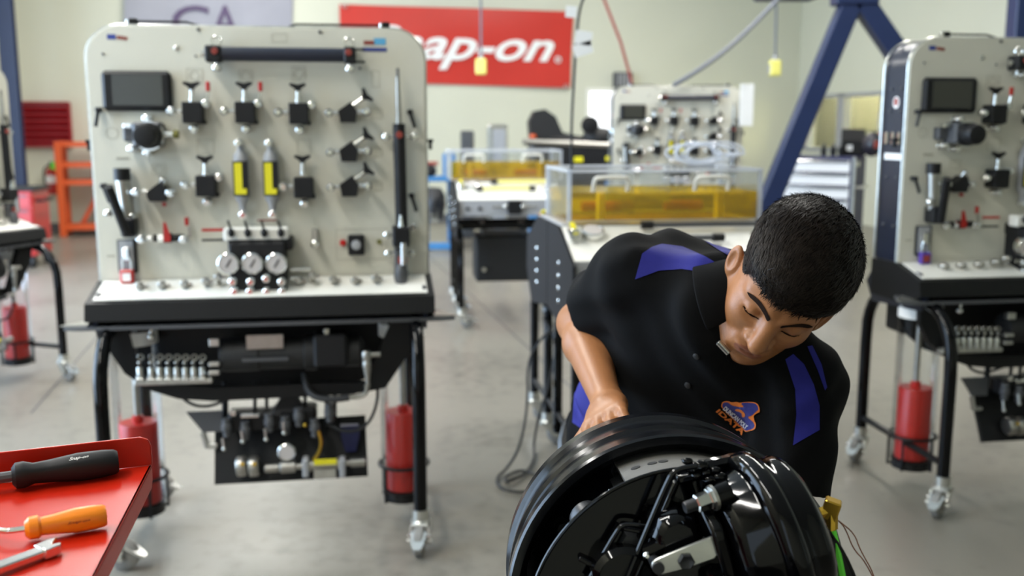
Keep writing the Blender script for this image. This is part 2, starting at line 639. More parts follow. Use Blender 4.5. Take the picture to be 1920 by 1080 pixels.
# ------------------------------------------------------------------ hydraulic trainer
TX, TY, TA = -0.903, 3.65, 0.150
HW, ZB, ZT = 0.59, 0.9653, 1.8554
TC, TS = math.cos(TA), math.sin(TA)


def T(px, py, d=0.0):
    """photo pixel -> trainer-local point on the plane a distance d in front of the panel"""
    n = Vector((-TS, TC, 0))
    q = hit(px, py, Vector((TX, TY, 0)) - n * d, n)
    dx, dy = q.x - TX, q.y - TY
    return Vector((dx * TC + dy * TS, -d, q.z))


S = 1 / 515.0      # metres per photo pixel on the panel


def coupler_me():
    return shared('coupler', lambda: MB().lathe([(.013, 0), (.013, .006), (.009, .008), (.009, .022), (.0145, .024), (.0145, .036), (.010, .040), (.011, .046), (.0135, .050), (.0135, .060), (.009, .064)], (0, 0, 0), (0, -1, 0), 12), 'chrome')


def coupler(parent, u, z, y=0.0):
    return part('coupler', coupler_me(), None, parent, (u, y, z))


def elbow_coupler(parent, a, side):
    """chrome elbow that leaves a block sideways and turns to the viewer"""
    def mk():
        m = MB().tube([(0, -.03, 0), (side * .02, -.03, 0), (side * .036, -.034, 0), (side * .036, -.06, 0)], .0075, 8, smooth=1)
        m.lathe([(.013, 0), (.0155, .004), (.0155, .018), (.012, .022), (.0125, .03), (.009, .034)], (side * .036, -.052, 0), (0, -1, 0), 12)
        m.lathe([(.011, 0), (.011, .01)], (side * .008, -.03, 0), (side, 0, 0), 6)
        return m
    return part('coupler', shared('elbow%d' % side, mk, 'chrome'), None, parent, a)


def t_knob(parent, loc, rot):
    k = part('knob', shared('tknob', lambda: MB().prism([(-.030, .034), (-.026, .042), (0, .036), (.026, .042), (.030, .034), (.012, .022), (.007, .012), (-.007, .012), (-.012, .022)], (0, .006, 0), (1, 0, 0), (0, 0, 1), (0, -.012, 0)), 'dark'), None, parent, loc, rot)
    part('stem', shared('tstem', lambda: MB().lathe([(.011, -.030), (.011, -.014), (.008, -.012), (.008, .014)], (0, 0, 0), (0, 0, 1), 12), 'chrome'), None, parent, loc, rot)
    return k


def make_trainer(name, label):
    t = thing(name, label, 'trainer', (TX, TY, 0), TA, 'hydraulic training benches')
    # --- panel with rounded top corners
    def outline(ins=0.0, r=0.115):
        hw, zt, zb = HW - ins, ZT - ins, ZB - .012
        pts = [(-hw, zb)]
        for k in range(9):
            a = math.pi - k * math.pi / 16
            pts.append((-hw + r + r * math.cos(a), zt - r + r * math.sin(a)))
        for k in range(9):
            a = math.pi / 2 - k * math.pi / 16
            pts.append((hw - r + r * math.cos(a), zt - r + r * math.sin(a)))
        pts.append((hw, zb))
        return pts
    pan = part('panel', MB().prism(outline(), (0, 0, 0), (1, 0, 0), (0, 0, 1), (0, .012, 0)), 'beige', t, bev=.002)
    part('side_frame', MB().prism(outline(.006), (0, .013, 0), (1, 0, 0), (0, 0, 1), (0, .185, 0)), 'navy', t)
    for y in (.010, .192):
        o = outline(-.003)
        part('edge_trim', MB().tube([(a, y, b) for a, b in o], .0042, 6), 'zinc', t)
    # sticker, plates and bolts on both sides of the frame
    for sx in (-1, 1):
        for z in (1.66, 1.57, 1.30, 1.10):
            for y in (.06, .14):
                part('bolt', shared('panel_bolt', lambda: MB().ball((0, 0, 0), .007, 8), 'greyd'), None, t, (sx * (HW - .004), y, z))
        part('round_sticker', MB().lathe([(.024, 0), (.024, .002)], (sx * (HW - .007), .10, 1.605), (sx, 0, 0), 20), 'paper', t)
        part('sticker_print', MB().lathe([(.017, 0), (.017, .001)], (sx * (HW - .005), .10, 1.607), (sx, 0, 0), 16), 'redprint', t)
        for y in (.05, .10, .15):
            part('latch', MB().box((sx * (HW + .0), y, 1.46), (.012, .022, .05), ch=.003), 'chrome', t)
        part('side_label', MB().box((sx * (HW - .005), .10, 1.385), (.003, .13, .026)), 'paper', t)
    # --- rod along the top edge
    rod = MB().tube([(-.43, .03, ZT + .018), (-.25, .03, ZT + .018), (-.2, .03, ZT + .004), (.1, .03, ZT + .004), (.13, .03, ZT + .016), (.45, .03, ZT + .016)], .0045, 6)
    rod = part('top_rod', rod, 'black', t)
    for u, s in ((-.43, -1), (.452, -1)):
        part('rod_clamp', MB().box((u, .03, ZT + .013), (.028, .03, .03), ch=.003), 'black', t)
        part('clamp_cap', MB().box((u + s * .018, .03, ZT + .006), (.010, .03, .036), ch=.002), 'chrome', t)
    # --- display
    a = T(259, 171)
    scn = part('display', MB().box((a.x, -.014, a.z), (.235, .03, .139), ch=.012), 'dark', t)
    part('screen', MB().box((a.x + .004, -.0292, a.z + .003), (.170, .004, .105)), 'screen', scn)
    # --- small things fixed to the panel
    for (px, py, r, mt) in ((372, 55, .006, 'printd'), (600, 60, .006, 'printd'), (331, 90, .009, 'chrome'), (193, 101, .004, 'greyd'), (367, 105, .004, 'greyd'), (675, 128, .005, 'greyd')):
        a = T(px, py)
        part('screw', MB().lathe([(r, 0), (r, .004), (r * .6, .006)], (a.x, 0, a.z), (0, -1, 0), 10), mt, t)
    for (px, py, dx) in ((188, 206, -6), (768, 210, 9), (771, 366, 9), (197, 348, 10)):
        a = T(px, py)
        part('clip', MB().box((a.x, -.02, a.z), (.02, .035, .018), ch=.004).tube([(a.x, -.03, a.z), (a.x + dx * S, -.032, a.z - .058)], .0065, 6), 'dark', t)
    for sx in (-1, 1):
        part('side_hook', MB().box((sx * (HW + .016), .05, 1.455), (.03, .02, .012)).box((sx * (HW + .02), .05, 1.44), (.012, .02, .035)), 'dark', t)
    # printed marks
    def mark(nm, px, py, w_, h_, mt, d=.0008):
        a = T(px, py)
        return part(nm, MB().box((a.x, -d, a.z), (w_ * S, .0012, h_ * S)), mt, t)
    mark('printed_flag', 209, 69, 15, 9, 'blueprint')
    m = MB()
    for k in range(4):
        a = T(221 + k * 5, 70 + k * .8)
        m.prism([(-.004, -.006), (.003, -.006), (.006, .006), (-.001, .006)], (a.x, -.0016, a.z), (1, 0, 0), (0, 0, 1), (0, .0012, 0))
    part('printed_emblem', m, 'redprint', t)
    mark('printed_banner', 702, 93, 46, 7, 'blueprint')
    mark('printed_mark', 692, 80, 20, 7, 'redprint')
    mark('printed_mark', 712, 78, 22, 12, 'cyan')
    mark('legend_bar', 399, 431, 40, 5, 'redlamp')
    mark('legend_bar', 399, 450, 40, 4, 'printd')
    mark('legend_bar', 501, 413, 36, 3, 'redprint')
    mark('legend_text', 230, 297, 22, 5, 'print')
    mark('legend_text', 208, 480, 14, 3, 'print')
    m = MB()
    def rect(px, py, w_, h_, th=.0016):
        a = T(px, py)
        W_, H_ = w_ * S / 2, h_ * S / 2
        for (cx, cz, sx, sz) in ((0, H_, 2 * W_, th), (0, -H_, 2 * W_, th), (-W_, 0, th, 2 * H_), (W_, 0, th, 2 * H_)):
            m.box((a.x + cx, -.0006, a.z + cz), (sx, .001, sz))
    for q in ((365, 142, 28, 24), (461, 142, 24, 22), (560, 138, 24, 24), (524, 71, 26, 14), (704, 148, 14, 30), (678, 458, 96, 58), (385, 275, 30, 26), (570, 275, 24, 26), (298, 318, 24, 20), (706, 213, 20, 18), (706, 285, 20, 18), (706, 348, 20, 18)):
        rect(*q)
    for (px, py, r) in ((365, 142, .016), (461, 142, .016), (560, 138, .016), (210, 250, .02), (298, 318, .015)):
        a = T(px, py)
        m.torus((a.x, -.0006, a.z), (0, 1, 0), r, .0009, 18, 4)
    tag(part('printed_symbols', m, 'print', t), kind='stuff')
    # --- long horizontal cylinder at the top
    a, b = T(402, 101, .05), T(655, 104, .05)
    za = (a.z + b.z) / 2
    c = part('cylinder', MB().cyl((a.x, -.05, za), (b.x, -.05, za), .025, n=20), 'navy', t)
    part('end_block', MB().box((a.x - .002, -.045, za), (.056, .07, .058), ch=.006), 'dark', c)
    part('end_block', MB().box((b.x + .002, -.045, za), (.044, .07, .058), ch=.006), 'dark', c)
    part('rod_end', MB().cyl((a.x - .03, -.05, za), (a.x - .045, -.05, za), .012), 'chrome', c)
    part('tie_rod', MB().cyl((b.x + .02, -.04, za + .022), (b.x + .055, -.04, za + .022), .004).cyl((b.x + .02, -.04, za - .022), (b.x + .055, -.04, za - .022), .004), 'dark', c)
    for u in (a.x + .005, b.x - .002):
        part('red_cap', MB().lathe([(.012, 0), (.010, .008)], (u, -.08, za + .008), (0, -1, 0), 12), 'redprint', c)
        part('ring_fitting', MB().torus((u, -.03, za + .046), (0, 1, 0), .016, .004, 16, 6).cyl((u, -.03, za + .03), (u, -.03, za - .05), .006), 'chrome', c)
        coupler(c, u + .003, za - .048, -.02)
    # --- block valves with a T knob
    for k, (px, py, red) in enumerate(((363, 211, 1), (461, 211, 1), (561, 213, 0), (388, 348, 0), (570, 351, 0))):
        a = T(px, py, .03)
        v = part('valve', shared('valve_block', lambda: MB().box((0, -.035, 0), (.068, .07, .074), ch=.003).box((.024, -.02, -.034), (.03, .04, .014)), 'dark'), None, t, (a.x, 0, a.z))
        t_knob(v, (-.002, -.035, .066 if k != 4 else .075), (0, 0, 0))
        elbow_coupler(v, (-.034, 0, .004), -1)
        if k != 4:
            coupler(v, .044, .030)
        coupler(v, 0, -.058)
        if red:
            part('lever', MB().tube([(.05, -.05, .045), (.056, -.05, .075)], .004, 6), 'chrome', v)
            part('lever_grip', MB().box((.056, -.05, .090), (.015, .012, .034), ch=.003), 'red', v)
    # --- angled needle valves
    for (px, py) in ((652, 212), (654, 285), (655, 350)):
        a = T(px, py, .03)
        v = part('needle_valve', shared('needle_block', lambda: MB().prism([(-.027, -.034), (.027, -.034), (.034, .006), (.012, .040), (-.034, .008)], (0, 0, 0), (1, 0, 0), (0, 0, 1), (0, -.06, 0)), 'dark'), None, t, (a.x, 0, a.z))
        k = t_knob(v, (.044, -.03, .044), (0, math.radians(52), 0))
        elbow_coupler(v, (-.03, 0, 0), -1)
        elbow_coupler(v, (.03, 0, .004), 1)
    # --- gate valve
    a = T(297, 361, .03)
    v = part('gate_valve', MB().prism([(-.036, -.012), (-.026, -.03), (.024, -.03), (.032, 0), (.022, .034), (.008, .036), (-.032, .006)], (0, 0, 0), (1, 0, 0), (0, 0, 1), (0, -.06, 0)), 'dark', t, (a.x, 0, a.z))
    part('knob', MB().lathe([(.010, 0), (.014, .004), (.014, .03), (.01, .034)], (.012, -.03, .026), (.35, -.4, .8), 14), 'chrome', v)
    part('red_tab', MB().box((.018, -.03, -.042), (.012, .012, .014)), 'red', v)
    elbow_coupler(v, (-.034, 0, .004), -1)
    coupler(v, .044, .0, -.01)
    # --- hydraulic motor that stands out from the panel
    a = T(278, 252, .06)
    v = part('hydraulic_motor', MB().box((0, -.045, 0), (.095, .09, .085), ch=.008).box((-.02, -.02, .0), (.14, .04, .05), ch=.006), 'greyd', t, (a.x, 0, a.z))
    part('motor_body', MB().lathe([(.046, .08), (.046, .10), (.040, .105), (.040, .15), (.036, .16), (.030, .162)], (.005, 0, -.004), (0, -1, 0), 20), 'dark', v)
    part('flange', MB().lathe([(.052, .066), (.052, .080)], (.005, 0, -.004), (0, -1, 0), 20), 'chrome', v)
    part('shaft', MB().cyl((.03, -.05, .0), (.085, -.05, .0), .011), 'chrome', v)
    part('port_block', MB().box((-.068, -.05, .03), (.03, .03, .018), ch=.003), 'chrome', v)
    part('shaft_cap', MB().lathe([(.012, 0), (.016, .006), (.014, .02)], (.082, -.05, 0), (1, 0, 0), 14), 'olive', v)
    coupler(v, -.005, .055)
    coupler(v, -.01, -.062)
    coupler(v, -.062, -.05)
    # --- hand pump: bright cylinder and long lever
    a, b = T(229, 322, .04), T(243, 425, .04)
    v = part('hand_pump', MB().cyl((a.x, -.04, a.z - .02), (a.x + .012, -.04, b.z + .02), .026, n=20), 'steel', t)
    part('pump_cap', MB().cyl((a.x - .001, -.04, a.z - .03), (a.x - .001, -.04, a.z + .012), .0285, n=20), 'dark', v)
    part('pump_base', MB().box((a.x + .014, -.04, b.z), (.05, .07, .07), ch=.008), 'dark', v)
    d, e = T(238, 440, .09), T(203, 350, .17)
    part('pump_lever', MB().tube([d, e], .0165, 10), 'dark', v)
    part('pump_pivot', MB().ball(T(203, 400, .10), .016), 'chrome', v)
    g = T(249, 406, .03)
    coupler(v, g.x, g.z)
    # --- flow meters
    for px in (453, 509):
        a = T(px, 335, .03)
        v = part('flow_meter', MB().lathe([(.006, .125), (.012, .112), (.014, .10), (.024, .088), (.027, .066), (.027, -.058), (.024, -.076), (.014, -.092), (.012, -.12)], (0, -.032, 0), (0, 0, 1), 12), 'grey', t, (a.x, 0, a.z))
        part('scale_frame', MB().box((0, -.06, .002), (.053, .010, .124), ch=.002), 'dark', v)
        part('scale', MB().prism([(-.021, -.056), (.020, -.056), (.020, -.036), (.006, -.036), (.006, .056), (-.021, .056)], (0, -.0652, .002), (1, 0, 0), (0, 0, 1), (0, -.0012, 0)), 'yellow', v)
        coupler(v, -.002, .128, -.01)
        coupler(v, .002, -.128, -.01)
    # --- shut-off valve line with red lever
    a = T(315, 446, .03)
    v = part('ball_valve', MB().cyl((-.05, -.03, 0), (.055, -.03, 0), .013, n=12).box((0, -.03, 0), (.03, .034, .034), ch=.005), 'dark', t, (a.x, 0, a.z))
    part('lever', MB().prism([(-.012, -.012), (.012, -.012), (.013, .008), (-.001, .058), (-.010, .058)], (0, -.048, 0), (1, 0, 0), (0, 0, 1), (0, -.005, 0)), 'red', v)
    elbow_coupler(v, (-.05, 0, 0), -1)
    coupler(v, .058, -.004, -.01)
    part('gauge_lever', MB().tube([(.078, -.03, .0), (.074, -.03, .04)], .005, 6), 'steel', v)
    part('lever_grip', MB().box((.068, -.03, .058), (.014, .012, .03), ch=.003), 'red', v)
    part('nut', MB().lathe([(.015, 0), (.015, .02)], (-.034, -.03, 0), (1, 0, 0), 6), 'chrome', v)
    # --- switch station
    a = T(643, 455)
    part('stop_button', MB().lathe([(.012, 0), (.012, .010), (.009, .013)], (a.x, 0, a.z), (0, -1, 0), 16), 'redlamp', t)
    a = T(668, 458)
    v = part('switch_box', MB().box((a.x, -.02, a.z), (.060, .04, .074), ch=.004), 'dark', t)
    part('switch_knob', MB().lathe([(.018, 0), (.017, .012), (.012, .014)], (a.x, -.04, a.z + .002), (0, -1, 0), 18), 'grey', v)
    a = T(711, 453)
    part('push_button', MB().lathe([(.009, 0), (.009, .008)], (a.x, 0, a.z), (0, -1, 0), 14), 'olive', t)
    a = T(591, 440)
    v = part('sensor', MB().box((a.x, -.012, a.z), (.02, .024, .05), ch=.003), 'zinc', t)
    coupler(v, a.x, a.z - .03)
    # --- lock-out plate
    a = T(240, 480)
    v = part('lock_plate', MB().box((a.x, -.008, a.z), (.066, .016, .122), ch=.003), 'dark', t)
    part('plate_face', MB().box((a.x - .002, -.0172, a.z + .004), (.05, .003, .108)), 'grey', v)
    part('lock_hasp', MB().box((a.x, -.024, a.z + .01), (.02, .02, .05), ch=.003), 'chrome', v)
    # --- vertical cylinder on the right with shock absorber
    a, b = T(748, 232, .05), T(750, 440, .05)
    v = part('lift_cylinder', MB().cyl((a.x, -.05, a.z), (a.x + .004, -.05, b.z), .0225, n=18), 'dark', t)
    r_ = T(746, 160, .05)
    part('piston_rod', MB().cyl((a.x, -.05, a.z), (r_.x, -.05, r_.z + .03), .011, .008), 'steel', v)
    part('rod_tip', MB().cyl((r_.x, -.05, r_.z + .028), (r_.x, -.05, r_.z + .06), .005), 'greyd', v)
    part('red_cap', MB().lathe([(.013, 0), (.011, .008)], (a.x, -.072, a.z - .04), (0, -1, 0), 12), 'redprint', v)
    for (px, py) in ((724, 256), (776, 256), (726, 440), (775, 425), (728, 475), (772, 475)):
        g = T(px, py, .03)
        part('cylinder_port', MB().cyl((a.x, -.03, g.z), (g.x, -.03, g.z), .006).lathe([(.012, 0), (.014, .004), (.014, .016), (.009, .02)], (g.x, -.03, g.z), (0, -1, 0), 12), 'chrome', v)
    g = T(752, 443, .06)
    part('rod_block', MB().box((g.x, -.05, g.z), (.062, .09, .075), ch=.006), 'dark', v)
    g0, g1 = T(751, 410, .06), T(752, 425, .06)
    part('clevis', MB().lathe([(.004, .05), (.012, .0)], (g0.x, -.075, g0.z - .035), (0, 0, 1), 12).cyl((g.x + .006, -.10, g.z - .02), (g.x + .006, -.10, g.z - .10), .012), 'chrome', v)
    g = T(755, 487, .06)
    part('red_band', MB().cyl((g.x, -.085, g.z + .014), (g.x, -.085, g.z - .01), .017), 'redprint', v)
    g = T(752, 515, .07)
    part('shock_absorber', MB().box((g.x, -.045, g.z + .05), (.045, .05, .09), ch=.005).ball((g.x, -.075, g.z), .027, 14, (1, 1, 1.9)), 'greyd', v)
    # --- directional manifold with gauges
    a, b = T(432, 452, .06), T(540, 545, .06)
    v = part('manifold', MB().box(((a.x + b.x) / 2, -.06, (a.z + b.z) / 2), (b.x - a.x, .12, a.z - b.z), ch=.006).box(((a.x + b.x) / 2 + .01, -.05, a.z - .01), (.225, .10, .045), ch=.004), 'dark', t)
    c0, c1 = T(420, 452, .09), T(541, 426, .09)
    part('lever_block', MB().box(((c0.x + c1.x) / 2, -.07, (c0.z + c1.z) / 2), (c1.x - c0.x, .06, c1.z - c0.z), ch=.005), 'white', v)
    for px in (434, 465, 496, 527):
        g = T(px, 436, .1)
        part('toggle', MB().ball((g.x, -.112, g.z), .0125, 12, (1, 1.2, 1.35)).tube([(g.x, -.112, g.z + .01), (g.x - .006, -.13, g.z + .045)], .004, 6), 'dark', v)
    for px in (428, 473, 518):
        g = T(px, 494, .14)
        q = part('gauge', MB().lathe([(.030, .112), (.038, .118), (.038, .146), (.034, .150), (.031, .146)], (g.x, 0, g.z), (0, -1, 0), 24), 'chrome', v)
        part('dial', MB().lathe([(.031, .1455), (.031, .1475)], (g.x, 0, g.z), (0, -1, 0), 24), 'dial', v)
        part('needle', MB().prism([(-.010, -.012), (-.004, -.014), (.012, .014), (.008, .017)], (g.x, -.1480, g.z), (1, 0, 0), (0, 0, 1), (0, -.001, 0)), 'printd', v)
    for (px, py) in ((436, 528), (470, 528), (499, 522), (528, 528), (440, 546), (469, 546), (500, 546), (530, 546)):
        g = T(px, py, .13)
        coupler(v, g.x, g.z, -.085)
    # --- row of couplers standing on the sloping ledge
    for (px, py) in ((262, 537), (304, 535), (346, 533), (386, 528), (409, 520), (560, 527), (585, 518), (625, 525), (665, 526), (703, 522)):
        g = T(px, py, .08)
        part('ledge_coupler', shared('ledge_coupler', lambda: MB().cyl((0, .02, -.03), (0, 0, .0), .009).lathe([(.013, 0), (.0145, .006), (.0145, .022), (.01, .028), (.012, .04), (.008, .044)], (0, .008, 0), (0, -1, .15), 12).box((.012, 0, .0), (.03, .012, .012), ch=.002), 'steel'), None, t, (g.x, -.075, g.z))
    g = T(545, 513, .1)
    part('ledge_pipe', MB().cyl((g.x, -.085, g.z + .012), (g.x + .07, -.085, g.z + .012), .007).cyl((g.x, -.09, g.z - .02), (g.x + .03, -.09, g.z - .02), .008), 'chrome', t)
    # --- sloping ledge / console
    k = part('console', MB().prism([(0.0, ZB - .010), (-.19, .905), (-.205, .845), (-.02, .80), (.19, .80), (.19, ZB - .014)], (-HW - .012, 0, 0), (0, 1, 0), (0, 0, 1), (2 * HW + .024, 0, 0)), 'black', t)
    sl = Vector((0, -.19, -.050)).normalized()
    nn = Vector((0, -.050, .19)).normalized()
    o = Vector((-HW + .012, -.008, ZB - .0115)) + nn * .001
    part('ledge_plate', MB().prism([(0, 0), (2 * HW - .024, 0), (2 * HW - .024, .168), (0, .168)], o, (1, 0, 0), sl, nn * .003), 'white', t)
    part('drip_shelf', MB().prism([(-.62, 0), (.62, 0), (.675, -.15), (.62, -.165), (-.62, -.165), (-.675, -.15)], (0, -.04, .826), (1, 0, 0), (0, 1, 0), (0, 0, -.012)), 'greyd', t)
    part('shelf_corner', MB().prism([(.60, -.03), (.69, -.15), (.60, -.15)], (0, -.03, .8275), (1, 0, 0), (0, 1, 0), (0, 0, .003)).prism([(-.60, -.03), (-.69, -.15), (-.60, -.15)], (0, -.03, .8275), (1, 0, 0), (0, 1, 0), (0, 0, .003)), 'zinc', t)
    # --- curved belly plate and machinery under it
    bel = [(-.55, .80), (-.545, .72), (-.50, .64), (-.42, .575), (-.32, .538), (-.2, .525), (.30, .53), (.40, .56), (.48, .64), (.50, .72), (.53, .80)]
    part('belly_plate', MB().prism(bel, (0, .05, 0), (1, 0, 0), (0, 0, 1), (0, .012, 0)), 'black', t)
    part('rear_box', MB().box((0, .13, .72), (1.04, .14, .16), ch=.01), 'black', t)
    bel2 = [(-.55, .80), (-.545, .72), (-.50, .64), (-.42, .575), (-.32, .538), (-.2, .525), (.30, .53), (.36, .54), (.36, .575), (-.2, .575), (-.31, .59), (-.39, .63), (-.46, .69), (-.48, .80)]
    part('belly_rim', MB().prism(bel2, (0, -.12, 0), (1, 0, 0), (0, 0, 1), (0, .03, 0)), 'black', t)
    part('brace_plate', MB().prism([(.445, .80), (.545, .80), (.52, .70), (.42, .555), (.33, .54)], (0, -.14, 0), (1, 0, 0), (0, 0, 1), (0, .03, 0)), 'black', t)
    a, b = T(412, 668, .1), T(682, 665, .1)
    v = part('electric_motor', MB().lathe([(.03, 0), (.058, .006), (.062, .02), (.062, .14), (.058, .145), (.058, .30), (.066, .305), (.066, .345), (.05, .35), (.05, .44), (.058, .445), (.058, .50), (.03, .52)], (a.x, -.1, a.z + .005), (1, 0, 0), 24), 'rubber', t)
    g = T(497, 640, .15)
    part('motor_label', MB().box((g.x, -.155, g.z), (.128, .012, .05)), 'steel', v)
    part('motor_strap', MB().box((g.x + .0, -.168, g.z - .062), (.16, .01, .012)), 'greyd', v)
    for (px, py, w_, h_) in ((402, 641, 18, 15), (402, 682, 20, 8), (402, 698, 20, 8)):
        g = T(px, py, .16)
        part('switch_cap', MB().box((g.x, -.16, g.z), (w_ * S, .03, h_ * S), ch=.003), 'zinc', v)
    g = T(620, 655, .14)
    part('pump_head', MB().box((g.x, -.12, g.z), (.12, .12, .12), ch=.01), 'dark', v)
    g = T(612, 620, .16)
    part('hose_nipple', MB().box((g.x, -.15, g.z - .005), (.02, .02, .026), ch=.003), 'chrome', v)
    g = T(282, 632, .16)
    part('hose_nipple', MB().ball((g.x, -.15, g.z), .013).cyl((g.x, -.15, g.z), (g.x + .004, -.15, g.z + .04), .006), 'chrome', v)
    # eight solenoid columns on their rail
    g0 = T(262, 690, .16)
    v = part('valve_rail', MB().box((T(325, 712, .15).x, -.135, T(325, 716, .15).z), (.27, .04, .02), ch=.004), 'zinc', t)
    for px in (262, 283, 299, 315, 331, 347, 363, 379):
        g = T(px, 698, .16)
        q = part('solenoid', shared('solenoid', lambda: MB().lathe([(.014, -.028), (.014, -.012), (.011, -.010), (.011, .014), (.0085, .018)], (0, 0, 0), (0, 0, 1), 10).box((0, -.002, -.026), (.027, .028, .010), ch=.002), 'zinc'), None, v, (g.x, -.155, g.z))
        part('solenoid_ball', shared('solenoid_ball', lambda: MB().ball((0, -.004, .034), .0075, 8).torus((.004, .004, .052), (0, 1, 0), .010, .003, 10, 5), 'steel'), None, q)
    # big return elbow and its hose
    g, h, k_ = T(687, 663, .18), T(688, 735, .18), T(655, 745, .18)
    v = part('return_fitting', MB().lathe([(.014, 0), (.018, .006), (.018, .03), (.014, .036), (.017, .042), (.016, .06), (.008, .11), (.008, .135)], (g.x, -.18, g.z + .01), (.02, 0, -1), 14).tube([(h.x, -.18, h.z + .03), (h.x, -.18, h.z), (h.x - .02, -.18, h.z - .016), (k_.x, -.18, k_.z)], .009, 8, smooth=1).cyl((g.x, -.18, g.z - .004), (g.x + .05, -.18, g.z - .004), .010), 'steel', t)
    q0 = T(575, 742, .17)
    part('return_hose', MB().tube([(k_.x, -.18, k_.z), (k_.x - .06, -.175, k_.z - .008), (q0.x + .03, -.16, q0.z - .012), (q0.x, -.13, q0.z + .01), (q0.x - .01, -.08, q0.z + .06)], .0125, 8, smooth=2), 'rubber', v)
    g = [T(705, 705, .1), T(710, 750, .12), T(690, 800, .14), T(650, 812, .14), T(615, 795, .12)]
    part('loop_hose', MB().tube(g, .006, 6, smooth=2), 'rubber', t)
    g = [T(335, 735, .1), T(350, 755, .1), T(385, 765, .1), T(430, 748, .1)]
    part('loop_hose', MB().tube(g, .006, 6, smooth=2), 'rubber', t)
    # hanging rods
    for px in (422, 478, 500, 545, 572, 612, 628):
        g, h = T(px, 715, .03), T(px, 800, .03)
        part('hanger', MB().cyl((g.x, -.03, g.z), (h.x, -.03, h.z), .012 if px in (422, 545) else .007, n=8), 'black', t)
    # bottom plate with pump group
    c = [T(403, 795, .0), T(685, 778, .0), T(690, 893, .10), T(402, 909, .10)]
    v = part('base_plate', MB().add([c[0], c[1], c[2], c[3]] + [p + Vector((0, .02, -.006)) for p in c], [(0, 1, 2, 3), (7, 6, 5, 4), (0, 4, 5, 1), (1, 5, 6, 2), (2, 6, 7, 3), (3, 7, 4, 0)]), 'black', t)
    g = T(480, 790, .09)
    part('pump_block', MB().box((g.x, -.06, g.z), (.20, .10, .07), ch=.01).box((g.x + .14, -.05, g.z + .015), (.16, .10, .06), ch=.01).prism([(-.06, 0), (.06, 0), (.015, .08), (-.015, .08)], (g.x + .12, -.04, g.z + .03), (1, 0, 0), (0, 0, 1), (0, -.05, 0)), 'dark', v)
    for (px, py, w_, h_) in ((437, 775, 10, 12), (468, 781, 34, 6)):
        g = T(px, py, .13)
        part('pump_plate', MB().box((g.x, -.12, g.z), (w_ * S, .02, h_ * S), ch=.002), 'chrome', v)
    for (px, py) in ((425, 800), (460, 805), (505, 790), (535, 795), (560, 780), (590, 800), (618, 772)):
        g = T(px, py, .13)
        q = part('pump_valve', shared('pump_valve', lambda: MB().lathe([(.016, .03), (.016, .012), (.02, .008), (.02, -.012), (.014, -.018), (.014, -.036), (.01, -.04)], (0, 0, 0), (0, 0, 1), 12), 'greyd'), None, v, (g.x, -.13, g.z))
    for (px, py) in ((420, 842), (499, 824), (455, 828), (533, 812)):
        g = T(px, py, .15)
        part('pump_lever', MB().tube([(g.x - .004, -.145, g.z + .04), (g.x, -.15, g.z)], .0045, 6).ball((g.x, -.15, g.z), .0085, 8), 'zinc', v)
    g = T(572, 797, .15)
    part('brass_nipple', MB().ball((g.x, -.15, g.z), .008, 8), 'brass', v)
    g = T(537, 850, .16)
    q = part('gauge', MB().lathe([(.026, -.03), (.033, -.022), (.033, 0), (.029, .003), (.027, 0)], (g.x, -.15, g.z), (0, -1, 0), 20), 'chrome', v)
    part('dial', MB().lathe([(.027, -.001), (.027, .0015)], (g.x, -.15, g.z), (0, -1, 0), 20), 'dial', v)
    # filter line along the bottom edge
    zl = T(560, 880, .16).z
    seg = [(455, 480, .0, .0), ]
    for px in (451, 474):
        g = T(px, 880, .16)
        q = part('pipe_clamp', MB().lathe([(.034, -.018), (.038, -.012), (.038, .012), (.034, .018)], (g.x, -.12, g.z - .002), (1, 0, .05), 18), 'steel', v)
        part('clamp_screw', MB().lathe([(.008, 0), (.008, .004)], (g.x + .006, -.156, g.z + .018), (0, -1, .4), 10), 'brass', v)
    a, b = T(495, 882, .16), T(690, 875, .16)
    part('filter_pipe', MB().lathe([(.012, 0), (.016, .004), (.016, .05), (.013, .052), (.022, .06), (.022, .11), (.012, .112), (.012, .15), (.022, .153), (.022, .168), (.018, .17), (.018, .26), (.022, .262), (.022, .275), (.011, .277), (.011, .31), (.017, .312), (.017, .365), (.010, .367)], (a.x, -.14, a.z), (1, 0, .02), 14), 'steel', v)
    for px in (573, 642):
        g = T(px, 878, .16)
        part('pipe_collar', MB().box((g.x, -.14, g.z), (.022, .06, .066), ch=.004), 'grey', v)
    g = T(610, 867, .17)
    part('filter_label', MB().box((g.x, -.165, g.z), (.082, .012, .018)), 'yellow', v)
    g = T(609, 886, .17)
    part('filter_plate', MB().box((g.x, -.162, g.z - .006), (.08, .012, .034)), 'zinc', v)
    g = [T(597, 808, .14), T(603, 830, .15), T(598, 850, .15), T(588, 862, .15)]
    part('yellow_hose', MB().tube(g, .006, 6, smooth=2), 'brass', v)
    g = T(657, 820, .06)
    part('plastic_funnel', MB().prism([(-.036, .05), (.032, .05), (.034, .01), (.02, -.05), (-.02, -.05), (-.034, .01)], (g.x, -.05, g.z), (1, 0, 0), (0, 0, 1), (0, -.03, 0)), 'chest', v)
    g = T(385, 785, .05)
    q = part('valve_bracket', MB().prism([(-.066, .03), (.06, .03), (.06, -.05), (-.01, -.05)], (g.x, -.05, g.z), (1, 0, 0), (0, 0, 1), (0, -.008, 0)), 'greyd', t)
    part('bracket_tap', MB().cyl((g.x - .01, -.055, g.z - .05), (g.x + .004, -.055, g.z - .11), .011).box((g.x + .02, -.055, g.z - .105), (.04, .02, .016), ch=.003), 'zinc', q)
    # --- legs, casters, weight tubes
    L = .532
